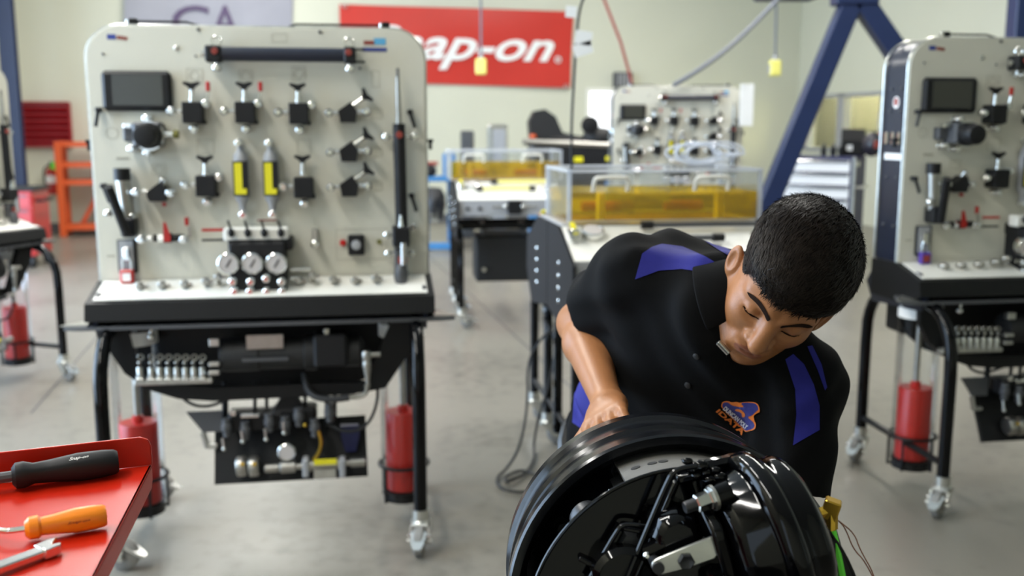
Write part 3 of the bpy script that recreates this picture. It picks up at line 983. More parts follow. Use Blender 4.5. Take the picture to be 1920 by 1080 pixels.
    for sx in (-1, 1):
        x = sx * L
        pts = [(x, -.33, .14), (x, -.33, .55)]
        for k in range(1, 6):
            a = math.pi * k / 12
            pts.append((x, -.33 + .16 * (1 - math.cos(a)), .60 + .20 * math.sin(a)))
        pts += [(x, -.12, .815), (x, .12, .815)]
        for k in range(5, 0, -1):
            a = math.pi * k / 12
            pts.append((x, .33 - .16 * (1 - math.cos(a)), .60 + .20 * math.sin(a)))
        pts += [(x, .33, .55), (x, .33, .14)]
        part('leg_frame', MB().tube(pts, .0245, 12), 'gloss', t)
        part('lower_rail', MB().cyl((x, -.33, .20), (x, .33, .20), .014, n=8), 'black', t)
        part('side_plate', MB().prism([(-.14, .93), (.19, .95), (.28, .84), (.22, .76), (-.16, .78), (-.2, .84)], (x + sx * .03, 0, 0), (0, 1, 0), (0, 0, 1), (sx * .012, 0, 0)), 'navy', t)
        part('warning_label', MB().box((x + sx * .0435, -.02, .845), (.002, .035, .085)), 'yellowp', t)
        for y in (-.33, .33):
            casters(t, x, y, sx)
        # clear tube with red counterweight
        wx = sx * .487
        wy = -.02
        part('clear_tube', MB().lathe([(.086, .10), (.086, .80)], (wx, wy, 0), (0, 0, 1), 28, cap=False), 'tubeclear', t)
        part('tube_band', MB().lathe([(.0875, .73), (.0875, .78)], (wx, wy, 0), (0, 0, 1), 28, cap=False), 'paper', t)
        wgt = part('counterweight', MB().lathe([(.0655, .125), (.068, .128), (.068, .425), (.064, .432), (.02, .432), (.02, .455), (.012, .458)], (wx, wy, 0), (0, 0, 1), 28), 'redw', t)
        part('weight_rod', MB().cyl((wx, wy, .45), (wx, wy, .80), .012), 'steel', t)
        cg = MB().torus((wx, wy, .225), (0, 0, 1), .094, .007, 28, 8)
        for a in (.5, 1.57, 2.6, 3.8, 5.2):
            q = Vector((math.cos(a) * .092, math.sin(a) * .092, 0))
            cg.cyl((wx + q.x, wy + q.y, .225), (wx + q.x, wy + q.y, .085), .006, n=6)
            cg.cyl((wx + q.x, wy + q.y, .09), (wx, wy, .09), .006, n=6)
        cg.lathe([(.08, .085), (.08, .12)], (wx, wy, 0), (0, 0, 1), 16)
        part('tube_cage', cg, 'black', t)
    return t


def casters(t, x, y, sx):
    k = sx * .55
    v = part('caster', shared('caster_fork%d' % sx, lambda: MB().lathe([(.030, .155), (.030, .118), (.036, .112), (.034, .098)], (0, 0, 0), (0, 0, 1), 14).box((0, .0, .104), (.062, .075, .012), ch=.003).prism([(-.02, .1), (.03, .1), (.05, .06), (.048, .042), (.028, .042)], (.03, 0, 0), (0, 1, 0), (0, 0, 1), (.005, 0, 0)).prism([(-.02, .1), (.03, .1), (.05, .06), (.048, .042), (.028, .042)], (-.035, 0, 0), (0, 1, 0), (0, 0, 1), (.005, 0, 0)).cyl((-.044, .046, .052), (.044, .046, .052), .009), 'zinc'), None, t, (x, y, 0), (0, 0, (2.4 + k) if sx > 0 else -1.75))
    part('wheel', shared('caster_wheel', lambda: MB().lathe([(.018, -.02), (.042, -.019), (.0515, -.012), (.0515, .012), (.042, .019), (.018, .02)], (0, .046, .052), (1, 0, 0), 24), 'tyre'), None, v)
    part('brake_pedal', shared('brake_pedal', lambda: MB().prism([(-.028, 0), (.028, 0), (.022, .055), (.012, .075), (-.012, .075), (-.022, .055)], (0, .055, .085), (1, 0, 0), (0, .8, -.55), (0, .006, .008)).cyl((-.04, .05, .075), (.04, .05, .075), .007), 'chrome'), None, v)


trainer = make_trainer('hydraulic_trainer', 'large beige hydraulic trainer board on black tubular legs with red padlock hanging from its panel')


def padlock(name, label, tr, body, second):
    a = T(240, 480)
    k = thing(name, label, 'padlock', (0, 0, 0), 0)
    k.matrix_world = tr.matrix_basis @ Matrix.Translation((a.x, -.03, a.z - .045))
    k.rotation_mode = 'XYZ'
    part('lock_body', MB().box((0, 0, -.025), (.047, .026, .05), ch=.005), body, k)
    part('shackle', MB().tube([(-.014, 0, 0), (-.014, 0, .03), (-.008, 0, .045), (.008, 0, .045), (.014, 0, .03), (.014, 0, 0)], .004, 6), 'chrome', k)
    part('lock_label', MB().box((0, -.0135, -.026), (.028, .002, .028)), second, k)
    return k


trainer2 = copy_tree(trainer)
trainer2.location = (2.17, 4.15, 0)
trainer2.rotation_euler = (0, 0, .147)
trainer2['label'] = 'beige hydraulic trainer board at the right edge with its dark chrome edged side showing'
for ch in trainer2.children:
    if ch.name.startswith('caster') and ch.location.x < 0:
        ch.rotation_euler.z = 2.3
trainer3 = copy_tree(trainer)
trainer3.location = (1.50, 9.1, 0)
trainer3.rotation_euler = (0, 0, .085)
trainer3['label'] = 'distant beige hydraulic trainer board standing behind the larger oil tank'
trainer4 = copy_tree(trainer)
trainer4.location = (-3.19, 5.47, 0)
trainer4.rotation_euler = (0, 0, math.radians(70))
trainer4['label'] = 'hydraulic trainer cut off by the left edge, seen from its end'
padlock('padlock', 'red padlock with white label on the large trainer at left', trainer, 'red', 'paper')
padlock('padlock', 'purple padlock on the trainer at the right edge', trainer2, 'purplel', 'redprint')


# ------------------------------------------------------------------ oil tank benches
def make_bench(label, loc, rz, hw, tubes='yellowp'):
    t = thing('tank_bench', label, 'workbench', loc, rz, 'oil tank benches')
    tw, td, z0, z1 = .427, .25, 1.10, 1.32
    # frame
    for sx in (-1, 1):
        x = sx * (hw - .03)
        for y0, y1 in ((-.50, -.12), (.12, .50)):
            pts = [(x, y0, .13), (x, y0, .58)]
            r = (y1 - y0) / 2
            for k in range(1, 8):
                a = math.pi * k / 8
                pts.append((x, (y0 + y1) / 2 - r * math.cos(a), .58 + .16 * math.sin(a)))
            pts += [(x, y1, .58), (x, y1, .13)]
            part('leg_frame', MB().tube(pts, .022, 10), 'gloss', t)
        for y in (-.50, .02, .50):
            casters(t, x, y if y != .02 else .12, sx)
        part('lower_rail', MB().cyl((x, -.5, .22), (x, .5, .22), .013, n=8), 'black', t)
        for s in (-1, 1):
            poly = [(s * .005, 1.085), (s * .25, 1.085), (s * .56, .955), (s * .57, .80), (s * .42, .64), (s * .005, .70)]
            q = part('side_plate', MB().prism(poly, (sx * hw, 0, 0), (0, 1, 0), (0, 0, 1), (sx * -.012, 0, 0)), 'benchside', t)
            for k in range(4):
                part('bolt', shared('side_bolt', lambda: MB().ball((0, 0, 0), .011, 8, (.5, 1, 1)), 'chrome'), None, q, (sx * (hw + .001), s * .27, .93 - k * .055))
    part('cross_rail', MB().box((0, -.2, .74), (2 * hw - .06, .04, .04)).box((0, .2, .74), (2 * hw - .06, .04, .04)), 'black', t)
    part('deck', MB().box((0, 0, 1.083), (2 * hw - .03, .50, .018), ch=.003), 'grey', t)
    for s in (-1, 1):
        # sloping console and front panel of each half
        up = Vector((0, s * .27, -.115))
        nn = Vector((0, s * .115, .27)).normalized()
        c = part('console', MB().prism([(0, 0), (2 * hw - .03, 0), (2 * hw - .03, 1), (0, 1)], (-hw + .015, s * .25, 1.085), (1, 0, 0), up, nn * -.02), 'white', t)
        o = Vector((0, s * .25, 1.085))
        for (u, k, r) in ((-hw + .13, .30, .05), (hw - .10, .55, .045)):
            p = o + up * k + Vector((u, 0, 0))
            g = part('gauge', MB().lathe([(r * .9, 0), (r, .006), (r, .03), (r * .85, .034), (r * .82, .03)], p, nn, 20), 'chrome', c)
            part('dial', MB().lathe([(r * .82, .029), (r * .82, .033)], p, nn, 20), 'dial', c)
        for kk, u0, u1 in ((.18, -.10, hw - .06), (.58, -.22, .18)):
            p = o + up * kk + nn * .03
            part('level_tube', MB().cyl(p + Vector((u0, 0, 0)), p + Vector((u1, 0, 0)), .012), tubes, c)
            for ue in (u0, u1):
                part('tube_end', MB().cyl(p + Vector((ue - .025, 0, 0)), p + Vector((ue + .025, 0, 0)), .018), 'dark', c)
        p = o + up * .35 + Vector((-hw + .045, 0, 0)) + nn * .02
        part('level_block', MB().box(p, (.04, .10, .05), ch=.005), 'chrome', c)
        part('level_scale', MB().box(p + nn * .027, (.02, .10, .006), Matrix.Rotation(-s * .4, 3, 'X')), 'yellow', c)
        f = part('front_panel', MB().box((0, s * .515, .908), (2 * hw - .03, .014, .118), ch=.002), 'grey', t)
        yy = s * .524
        m = MB()
        for u in (-hw + .08, -hw + .17):
            m.lathe([(.014, 0), (.012, .02)], (u, yy, .905), (0, s, 0), 12)
        m.lathe([(.026, 0), (.022, .024)], (hw - .09, yy, .91), (0, s, 0), 14)
        part('knob', m, 'dark', f)
        part('switch_box', MB().box((0.03, yy + s * .02, .913), (.10, .04, .10), ch=.004), 'dark', f)
        for u in (-.09, .14):
            part('tee_handle', MB().cyl((u - .05, yy + s * .02, .92), (u + .05, yy + s * .02, .92), .008).ball((u + (.05 if u < 0 else -.05), yy + s * .03, .92), .018), 'chrome', f)
    # pump box under the deck
    part('pump_box', MB().box((0, 0, .48), (.46, .36, .36), ch=.012), 'rubber', t)
    part('box_strut', MB().box((-.16, 0, .70), (.03, .3, .10)).box((.16, 0, .70), (.03, .3, .10)).box((0, -.12, .69), (.3, .04, .03)), 'greyd', t)
    part('drain_tap', MB().lathe([(.012, 0), (.018, .01), (.018, .03)], (-.17, -.18, .40), (0, -1, 0), 10), 'chrome', t)
    # the clear tank and its oil
    tank = part('tank', MB().box((0, -td, (z0 + z1) / 2), (2 * tw, .008, z1 - z0)).box((0, td, (z0 + z1) / 2), (2 * tw, .008, z1 - z0)).box((-tw, 0, (z0 + z1) / 2), (.008, 2 * td, z1 - z0)).box((tw, 0, (z0 + z1) / 2), (.008, 2 * td, z1 - z0)), 'acrylic', t)
    m = MB()
    for sx in (-1, 1):
        m.box((sx * tw, 0, z1), (.022, 2 * td, .012))
        for sy in (-1, 1):
            m.box((sx * tw, sy * td, (z0 + z1) / 2), (.016, .016, z1 - z0))
    for sy in (-1, 1):
        m.box((0, sy * td, z1), (2 * tw, .022, .012))
        m.box((0, sy * td, z0 + .005), (2 * tw, .02, .008))
    part('tank_edge', m, 'acrylice', t)
    part('oil', MB().box((0, 0, z0 + .064), (2 * tw - .02, 2 * td - .02, .126)), 'oil', t)
    part('divider', MB().box((-.14, 0, (z0 + z1) / 2 + .01), (.006, 2 * td - .03, z1 - z0 - .03)).box((.02, 0, (z0 + z1) / 2 + .03), (.006, 2 * td - .03, .12)).box((.12, .06, 1.27), (.12, .004, .06), Matrix.Rotation(.5, 3, 'Y')), 'acrylic', t)
    part('filter_post', MB().box((-.27, -.17, z0 + .062), (.03, .05, .122), ch=.003).box((.27, -.17, z0 + .062), (.03, .05, .122), ch=.003), 'yellowp', t)
    for u in (-.2, .2):
        part('suction_strainer', MB().cyl((u - .09, .12, z0 + .04), (u + .09, .12, z0 + .04), .024), 'strainer', t)
    for u in (-.25, .20):
        hp = [(u - .075, -td - .006, z1 - .085), (u - .075, -td - .03, z1 - .035), (u - .06, -td - .036, z1 - .026), (u + .06, -td - .036, z1 - .026), (u + .075, -td - .03, z1 - .035), (u + .075, -td - .006, z1 - .085)]
        part('handle', MB().tube(hp, .009, 8, smooth=1), 'white', t)
    return t


def bench_center(px, py, z, rz, lx, ly):
    p = G(px, py, z)
    c, s = math.cos(rz), math.sin(rz)
    return (p.x - (c * lx - s * ly), p.y - (s * lx + c * ly), 0)


far_bench = make_bench('farther workbench with clear tank of amber oil above a pale console and black box', (-.075, 7.95, 0), .12, .40)
NB = bench_center(1068, 321, 1.32, .15, -.427, -.25)
near_bench = make_bench('nearer workbench with a wide clear tank of amber oil behind the student', NB, .15, .475, 'greyd')


# ------------------------------------------------------------------ things at the back of the workshop
def wall_pt(px, py, d=0.03):
    return hit(px, py, WO + WN * d, WN)


# banners
def banner(name, label, x0, y0, x1, y1, m, rows=6, cols=14, slopes=None):
    a, b = wall_pt(x0, y1), wall_pt(x1, y1)
    c, d = wall_pt(x1, y0), wall_pt(x0, y0)
    if slopes:
        a, b, c, d = [wall_pt(*q) for q in slopes]
    t = thing(name, label, 'banner', a)
    mb = MB()
    vs, fs = [], []
    for side in (0.0, 0.006):
        for j in range(rows + 1):
            for i in range(cols + 1):
                u, v = i / cols, j / rows
                p = (a * (1 - u) + b * u) * (1 - v) + (d * (1 - u) + c * u) * v
                wv = .012 * math.sin(u * 9 + v * 3) + .010 * math.sin(v * 5 - u * 4)
                vs.append(p - a + WN * (side + .015 + wv))
    n = (rows + 1) * (cols + 1)
    for s in (0, 1):
        for j in range(rows):
            for i in range(cols):
                q = s * n + j * (cols + 1) + i
                fs.append((q, q + 1, q + cols + 2, q + cols + 1))
    mb.add(vs, fs)
    part('sheet', mb, m, t)
    gr = MB()
    for q in (a * .98 + c * .02, b * .98 + d * .02, c * .98 + a * .02, d * .98 + b * .02):
        gr.torus(q - a + WN * .05, WN, .03, .008, 12, 6)
    part('eyelet', gr, 'zinc', t)
    return t, a


ban, A0 = banner('red_banner', 'long red banner with white lettering hung on the back wall', 636, 8, 1075, 165, 'redban', slopes=((640, 152), (1068, 165), (1075, 22), (636, 8)))
q = [wall_pt(688, 113, .06) - A0, wall_pt(1042, 119, .06) - A0, wall_pt(1042, 63, .06) - A0, wall_pt(688, 47, .06) - A0]
_v, _f = text_mesh('Snap-on', .32, .022)
def _lay(q, dz=0.0):
    a, b, c, d = q
    return [(a * (1 - u) + b * u) * (1 - v) + (d * (1 - u) + c * u) * v for u, v in _v]
q = [wall_pt(676, 128, .07) - A0, wall_pt(1034, 134, .07) - A0, wall_pt(1043, 58, .07) - A0, wall_pt(686, 45, .07) - A0]
part('lettering', MB().add(_lay(q), _f), 'paper', ban)
p = wall_pt(1046, 112, .07) - A0
part('registered_ring', MB().torus(p, WN, .045, .010, 16, 4), 'paper', ban)
letters('registered_letter', 'R', [p - WX * .02 - Z * .03, p + WX * .02 - Z * .03, p + WX * .02 + Z * .03, p - WX * .02 + Z * .03], 'paper', ban)
ban2, A1 = banner('grey_banner', 'grey banner with purple lettering behind the top of the large trainer', 233, -60, 550, 120, 'greyban', slopes=((233, 112), (545, 112), (552, -70), (233, -75)))
for (bd, x0, x1) in (('C', 322, 392), ('A', 396, 448)):
    q = [wall_pt(x0, 70, .07) - A1, wall_pt(x1, 70, .07) - A1, wall_pt(x1, 10, .07) - A1, wall_pt(x0, 10, .07) - A1]
    letters('lettering', bd, q, 'purple', ban2, bold=.01)
m = MB().tube([wall_pt(480, 40, .06) - A1, wall_pt(520, 22, .06) - A1, wall_pt(548, -30, .06) - A1], .03, 6)


def drop_cord(name, label, px, py, Y, tone, boxname):
    top = P(px, -60, Y)
    top = Vector((top.x, Y, CEIL - .01)) if tone else P(1456, 2, Y)
    b = P(px, py, Y)
    t = thing(name, label, 'outlet', b)
    part('cord', MB().tube([Vector((0, 0, .09)), top - b], .012, 6), 'cordgrey', t)
    part('box_shell', MB().box((0, 0, 0), (.11, .10, .16), ch=.012), 'yellowp', t)
    part('strain_relief', MB().lathe([(.03, .08), (.018, .13)], (0, 0, 0), (0, 0, 1), 10), 'grey', t)
    part('outlet_face', MB().box((-.056, 0, -.01), (.006, .07, .10)), 'grey', t)
    return t


drop_cord('hanging_outlet', 'pale yellow outlet box hanging on a cord in front of the red banner', 902, 125, 10.5, 1, '')
drop_cord('hanging_outlet', 'yellow and white outlet box hanging in the corner beside the blue brace', 1453, 128, 10.5, 0, '')
# cords and hose to the ceiling
nbz = Vector(NB)
c0 = P(1072, 322, 4.62)
cpts = [c0, P(1071, 240, 4.6), P(1076, 150, 4.6), P(1081, 60, 4.6), P(1088, 8, 4.6), P(1100, -12, 4.62), P(1104, -60, 4.65)]
cpts.append(Vector((cpts[-1].x + .05, cpts[-1].y, CEIL)))
o = part('drop_cable', MB().tube([p - c0 for p in cpts], .006, 6, smooth=2), 'rubber', None, c0)
tag(o, 'thin black cable with paper tags running from the ceiling to the larger oil tank', 'cable')
for (px, py, wd, hh, rt, lb_) in ((1071, 22, .05, .05, .1, 'small square white tag highest on the thin black cable'), (1094, 71, .075, .06, .15, 'white paper tag fastened midway on the thin black cable'), (1093, 92, .085, .055, -.3, 'crumpled white tag lowest on the thin black cable')):
    p = P(px, py, 4.58)
    mb = MB().box((0, 0, 0), (wd, .002, hh), Matrix.Rotation(rt, 3, 'Y'))
    o = part('paper_tag', mb, 'paper', None, p)
    tag(o, lb_, 'tag')
a, b = P(1185, 156, 8.6), P(1133, 0, 8.6)
e = b + (b - a) * 2.0
e = a + (b - a) * ((CEIL - a.z) / (b.z - a.z))
o = part('air_hose', MB().tube([Vector((0, 0, 0)), (b - a) * .5 + Vector((.02, 0, 0)), b - a, e - a - Z * .02], .012, 8), 'redprint', None, a)
tag(o, 'straight reddish air hose rising from the distant trainer to the ceiling', 'hose')
pts = [P(1262, 160, 9.0), P(1300, 138, 9.0), P(1355, 100, 9.1), P(1410, 50, 9.3), P(1462, -5, 9.4), P(1490, -40, 9.4)]
pts.append(Vector((pts[-1].x, 9.4, CEIL - .04)))
o = part('conduit', MB().tube([p - pts[0] for p in pts], .020, 8, smooth=2), 'cordgrey', None, pts[0])
tag(o, 'thick grey conduit curving from the distant trainer up to the ceiling', 'cable')
# dark reel box near the ceiling corner
p = P(1478, -24, 10.62)
t = thing('hose_reel', 'dark box at the top edge above the corner outlet', 'reel', p)
part('reel_case', MB().box((0, 0, .0), (.62, .5, .24), ch=.03), 'chest', t)
part('reel_bracket', MB().box((0, 0, (CEIL - p.z) / 2 - .01), (.10, .10, CEIL - p.z - .02)), 'greyd', t)
# grey louvred speaker on the back wall
p = wall_pt(1165, 150, .03)
t = thing('wall_speaker', 'small grey louvred box on the back wall above the distant trainer', 'speaker', p, YAW)
part('case', MB().box((0, -.06, 0), (.30, .12, .24), ch=.01), 'greyd', t)
for k in range(4):
    part('slat', MB().box((-.09 + k * .06, -.127, 0), (.03, .014, .19)), 'grey', t)
# white sheet at the side of the distant trainer
p = P(1400, 197, 9.05)
o = part('document_sleeve', MB().box((0, 0, 0), (.125, .012, .37), ch=.003).box((-.03, -.008, .17), (.05, .006, .03)), 'paper', None, p, (0, 0, .1))
tag(o, 'tall white document sleeve hung at the right edge of the distant trainer', 'paper')
# red wall rack, extinguisher, orange rack
p = wall_pt(86, 233, .02)
t = thing('wall_rack', 'dark red louvred bin rack fixed to the wall at left', 'rack', p, YAW)
wr, hr = .66, .60
part('back_plate', MB().box((0, -.02, 0), (wr, .03, hr), ch=.008), 'redgl', t)
for k in range(6):
    part('louvre', MB().prism([(0, 0), (-.07, .02), (-.075, .012), (-.004, -.05)], (-wr / 2, -.035, -hr / 2 + .05 + k * .092), (0, 1, 0), (0, 0, 1), (wr, 0, 0)), 'redgl', t)
part('frame', MB().box((-wr / 2, -.05, 0), (.03, .09, hr)).box((wr / 2, -.05, 0), (.03, .09, hr)).box((0, -.05, hr / 2), (wr, .09, .03)).box((0, -.05, -hr / 2), (wr, .09, .03)), 'redgl', t)
p = wall_pt(97, 338, .125)
t = thing('fire_extinguisher', 'red fire extinguisher with white label on the wall beneath the red rack', 'fire extinguisher', p, YAW)
part('bottle', MB().lathe([(.03, -.20), (.075, -.19), (.075, .10), (.06, .15), (.03, .18), (.028, .20)], (0, 0, 0), (0, 0, 1), 16), 'red', t)
part('label', MB().lathe([(.0762, -.04), (.0762, .07)], (0, 0, 0), (0, 0, 1), 16, cap=False), 'paper', t)
part('valve_head', MB().box((0, 0, .215), (.05, .05, .04), ch=.006).box((.03, 0, .25), (.10, .03, .02)), 'dark', t)
part('inspection_tag', MB().box((.05, -.04, .20), (.09, .004, .11), Matrix.Rotation(.3, 3, 'Y')), 'green', t)
part('hose', MB().tube([(-.02, 0, .21), (-.09, 0, .18), (-.10, 0, .05), (-.085, 0, -.1)], .012, 6, smooth=1), 'rubber', t)
part('wall_hook', MB().box((0, .06, .12), (.06, .09, .03)), 'greyd', t)
p = G(158, 443)
t = thing('shelf_rack', 'bright orange steel shelf rack standing against the wall behind the large trainer', 'shelf', p, YAW)
ww, dd, hh = .72, .42, 1.30
for sx in (-1, 1):
    for y in (0, dd):
        part('post', MB().box((sx * ww / 2 + .1, y, hh / 2), (.09 if sx < 0 else .07, .06, hh), ch=.005), 'orange', t)
for z in (.12, .74, .98, 1.26):
    part('shelf', MB().box((.1, dd / 2, z), (ww, dd, .07), ch=.004), 'orange', t)
part('back_brace', MB().box((.1, dd - .01, .45), (.06, .02, .9), Matrix.Rotation(.5, 3, 'Y')), 'orange', t)
for (px, z0_, c_, nm, lb_) in ((160, .155, 'greyd', 'paint_can', 'dark can standing on the lowest shelf of the orange rack'), (166, .775, 'redgl', 'paint_can', 'dull red can on the middle shelf of the orange rack')):
    cx = .2
    loc = t.matrix_basis @ Vector((cx, .2, z0_))
    o = thing(nm, lb_, 'can', loc)
    part('can_body', MB().lathe([(.075, 0), (.075, .17), (.07, .18)], (0, 0, 0), (0, 0, 1), 16), c_, o)
    part('can_lid', MB().lathe([(.066, .18), (.066, .188)], (0, 0, 0), (0, 0, 1), 16), 'zinc', o)
# red cabinet behind the left trainer
p = G(72, 505)
t = thing('tool_cabinet', 'red rolling tool cabinet beyond the left edge trainer', 'cabinet', (p.x - .3, p.y + .3, 0), .1)
part('cabinet_body', MB().box((0, 0, .48), (.46, .50, .70), ch=.01), 'red', t)
part('cabinet_top', MB().box((0, 0, .845), (.52, .54, .03), ch=.008), 'rubber', t)
for k in range(4):
    d_ = part('drawer', MB().box((0, -.255, .25 + k * .16), (.42, .016, .145), ch=.003), 'red', t)
    part('drawer_pull', MB().box((0, -.272, .30 + k * .16), (.36, .014, .014)), 'greyd', d_)
part('side_handle', MB().tube([(.23, -.15, .72), (.30, -.15, .72), (.30, .15, .72), (.23, .15, .72)], .014, 8), 'dark', t)
for sx in (-1, 1):
    for sy in (-1, 1):
        part('wheel', MB().lathe([(.06, -.02), (.065, 0), (.06, .02)], (sx * .18, sy * .2, .065), (1, 0, 0), 14).box((sx * .18, sy * .2, .11), (.04, .06, .06)), 'rubber', t)
# blue column at the left corner
a, b = P(40, 380, 12.2), P(8, 0, 12.2)
x0 = (a.x + b.x) / 2
t = thing('steel_column', 'dark blue steel column in the far left corner', 'column', (P(32, 300, 12.2).x, 12.2, 0), YAW)
part('flange', MB().box((0, -.09, CEIL / 2), (.17, .016, CEIL - .004)), 'blue', t)
part('flange', MB().box((0, .09, CEIL / 2), (.17, .016, CEIL - .004)), 'blue', t)
part('web', MB().box((0, 0, CEIL / 2), (.014, .17, CEIL - .004)), 'blue', t)
part('base_plate', MB().box((0, 0, .012), (.30, .30, .02)), 'blue', t)


# braces at right
def beam(nm, a, b, wd, t, m='blue'):
    d = Vector(b) - Vector(a)
    x, y, z = frame(d, (0, 1, 0))
    R = Matrix((y, x, z)).transposed()
    return part(nm, MB().box((Vector(a) + Vector(b)) / 2, (wd, wd, d.length), R, ch=.008), m, t)


ap = P(1603, -14, 8.2)
t = thing('steel_brace', 'dark blue steel A-shaped brace rising behind the tanks and right trainer', 'brace', (ap.x, ap.y, 0))
o_ = Vector((ap.x, ap.y, 0))
fl = P(1436, 397, 8.2)
d_ = fl - ap
fl = ap + d_ * (ap.z / -d_.z)
fr_ = P(1706, 138, 8.2)
d_ = fr_ - ap
fr_ = ap + d_ * (ap.z / -d_.z)
fl.z = fr_.z = .05
beam('leg', ap - o_, fl - o_, .155, t)
beam('leg', ap - o_, fr_ - o_, .155, t)
part('apex_plate', MB().box((0, 0, ap.z + .05), (.34, .19, .30), ch=.01), 'blue', t)
part('top_post', MB().box((0, 0, (ap.z + CEIL) / 2 + .05), (.17, .17, CEIL - ap.z - .12)), 'blue', t)
part('foot_plate', MB().box(fl - o_ - Z * .035, (.36, .30, .03)).box(fr_ - o_ - Z * .035, (.36, .30, .03)), 'blue', t)
p = P(1908, 40, 8.0)
t = thing('steel_column', 'pale lit blue steel column at the top right corner of the picture', 'column', (p.x + .03, 8.0, 0), 0)
part('shaft', MB().box((0, 0, CEIL / 2), (.17, .17, CEIL - .004), ch=.01), 'blue', t)
part('base_plate', MB().box((0, 0, .012), (.3, .3, .02)), 'blue', t)
# tool chest with things on it
p = P(1558, 292, 11.0)
cw, chh = .80, p.z
t = thing('tool_chest', 'navy tool chest with bright drawer fronts near the office window', 'tool chest', (p.x, 11.25, 0), -.58)
part('chest_body', MB().box((0, 0, chh / 2 + .04), (cw, .50, chh - .1), ch=.01), 'chest', t)
for k in range(7):
    for sx in ((0,) if k > 3 else (-1, 1)):
        wd = cw - .08 if sx == 0 else (cw - .1) / 2
        hz = .125
        z = .22 + k * .143
        d_ = part('drawer', MB().box((sx * (cw - .08) / 4, -.256, z), (wd, .02, hz), ch=.003), 'drawerglare', t)
        part('drawer_pull', MB().box((sx * (cw - .08) / 4, -.276, z + hz / 2 - .012), (wd - .02, .022, .022), ch=.004), 'chrome', d_)
for sx in (-1, 1):
    part('corner_trim', MB().box((sx * cw / 2, -.24, chh / 2 + .05), (.03, .04, chh - .12), ch=.006), 'zinc', t)
part('side_handle', MB().tube([(cw / 2, -.15, .85), (cw / 2 + .06, -.15, .85), (cw / 2 + .06, .15, .85), (cw / 2, .15, .85)], .016, 8), 'zinc', t)
part('side_badge', MB().box((cw / 2 + .004, -.1, 1.10), (.006, .12, .05)), 'zinc', t)
for sx in (-1, 1):
    for sy in (-1, 1):
        part('wheel', MB().lathe([(.065, -.02), (.07, 0), (.065, .02)], (sx * .3, sy * .18, .07), (1, 0, 0), 14), 'rubber', t)
chest_top = chh - .01
p = P(1600, 262, 10.95)
t2 = thing('welding_helmet', 'dark helmet with red marking sitting on the tool chest', 'helmet', (P(1634, 270, 11.1).x, 11.08, chest_top), .3)
part('shell', MB().ball((0, 0, .135), .14, 18, (.72, .9, 1)), 'helm', t2)
part('visor', MB().box((0, -.115, .13), (.11, .04, .08), ch=.01), 'redprint', t2)
t2 = thing('red_case', 'red case on the tool chest beside the helmet', 'case', (P(1655, 262, 11.3).x, 11.28, chest_top), 0)
part('case_body', MB().box((0, 0, .13), (.17, .26, .25), ch=.02), 'red', t2)
part('case_handle', MB().tube([(-.05, 0, .25), (-.05, 0, .285), (.05, 0, .285), (.05, 0, .25)], .012, 6), 'dark', t2)
t2 = thing('black_case', 'black open case on the tool chest left of the helmet', 'case', (P(1608, 270, 11.3).x - .02, 11.39, chest_top), -.3)
part('case_body', MB().box((0, 0, .09), (.26, .28, .18), ch=.015), 'dark', t2)
part('case_lid', MB().box((0, .12, .22), (.26, .04, .16), Matrix.Rotation(-.3, 3, 'X'), ch=.01), 'dark', t2)
part('case_label', MB().box((-.04, -.143, .09), (.06, .004, .06)), 'paper', t2)
for k, px in enumerate((1563, 1578, 1590)):
    t2 = thing('spray_can', ('first', 'second', 'third')[k] + ' small dark bottle from the left on the tool chest', 'bottle', (P(px - 18, 280, 11.35).x, 11.36 - k * .05, chest_top), 0, 'bottles on the tool chest')
    part('bottle_body', MB().lathe([(.032, 0), (.032, .09), (.014, .11)], (0, 0, 0), (0, 0, 1), 12), 'dark', t2)
    part('bottle_cap', MB().lathe([(.014, .11), (.012, .14)], (0, 0, 0), (0, 0, 1), 10), 'greyd', t2)
# blue engine stand between the trainer and the far bench
p = G(826, 470)
t = thing('engine_stand', 'bright blue engine stand with dark gearbox behind the large trainer', 'stand', (p.x - .1, p.y + .3, 0), .1)
part('base_rail', MB().box((-.18, 0, .06), (.08, .9, .08), ch=.006).box((.24, 0, .06), (.08, .9, .08), ch=.006).box((.03, -.35, .06), (.5, .08, .08), ch=.006), 'bluem', t)
part('upright', MB().box((.22, .1, .52), (.10, .10, .9), ch=.008).box((-.1, .1, .50), (.08, .08, .86), ch=.008), 'bluem', t)
part('top_plate', MB().box((.05, .1, .86), (.60, .36, .06), ch=.01).box((.2, .1, 1.02), (.16, .2, .3), ch=.01), 'bluem', t)
part('gearbox', MB().lathe([(.06, -.2), (.13, -.16), (.15, 0), (.13, .12), (.07, .2)], (.0, -.12, .56), (.1, 0, 1), 14).box((.02, -.2, .44), (.14, .2, .14), ch=.02), 'iron', t)
part('gearbox_plate', MB().box((.0, -.29, .40), (.10, .02, .12), ch=.004), 'zinc', t)
part('shelf_part', MB().lathe([(.05, 0), (.09, .03), (.09, .1), (.05, .14)], (-.05, 0, .895), (0, 0, 1), 14), 'iron', t)
part('red_grip', MB().cyl((-.1, .0, 1.05), (.06, .0, 1.05), .025), 'redprint', t)
for sy in (-1, 1):
    part('wheel', MB().lathe([(.03, -.015), (.04, 0), (.03, .015)], (-.18, sy * .38, .041), (1, 0, 0), 10).lathe([(.03, -.015), (.04, 0), (.03, .015)], (.24, sy * .38, .041), (1, 0, 0), 10), 'rubber', t)
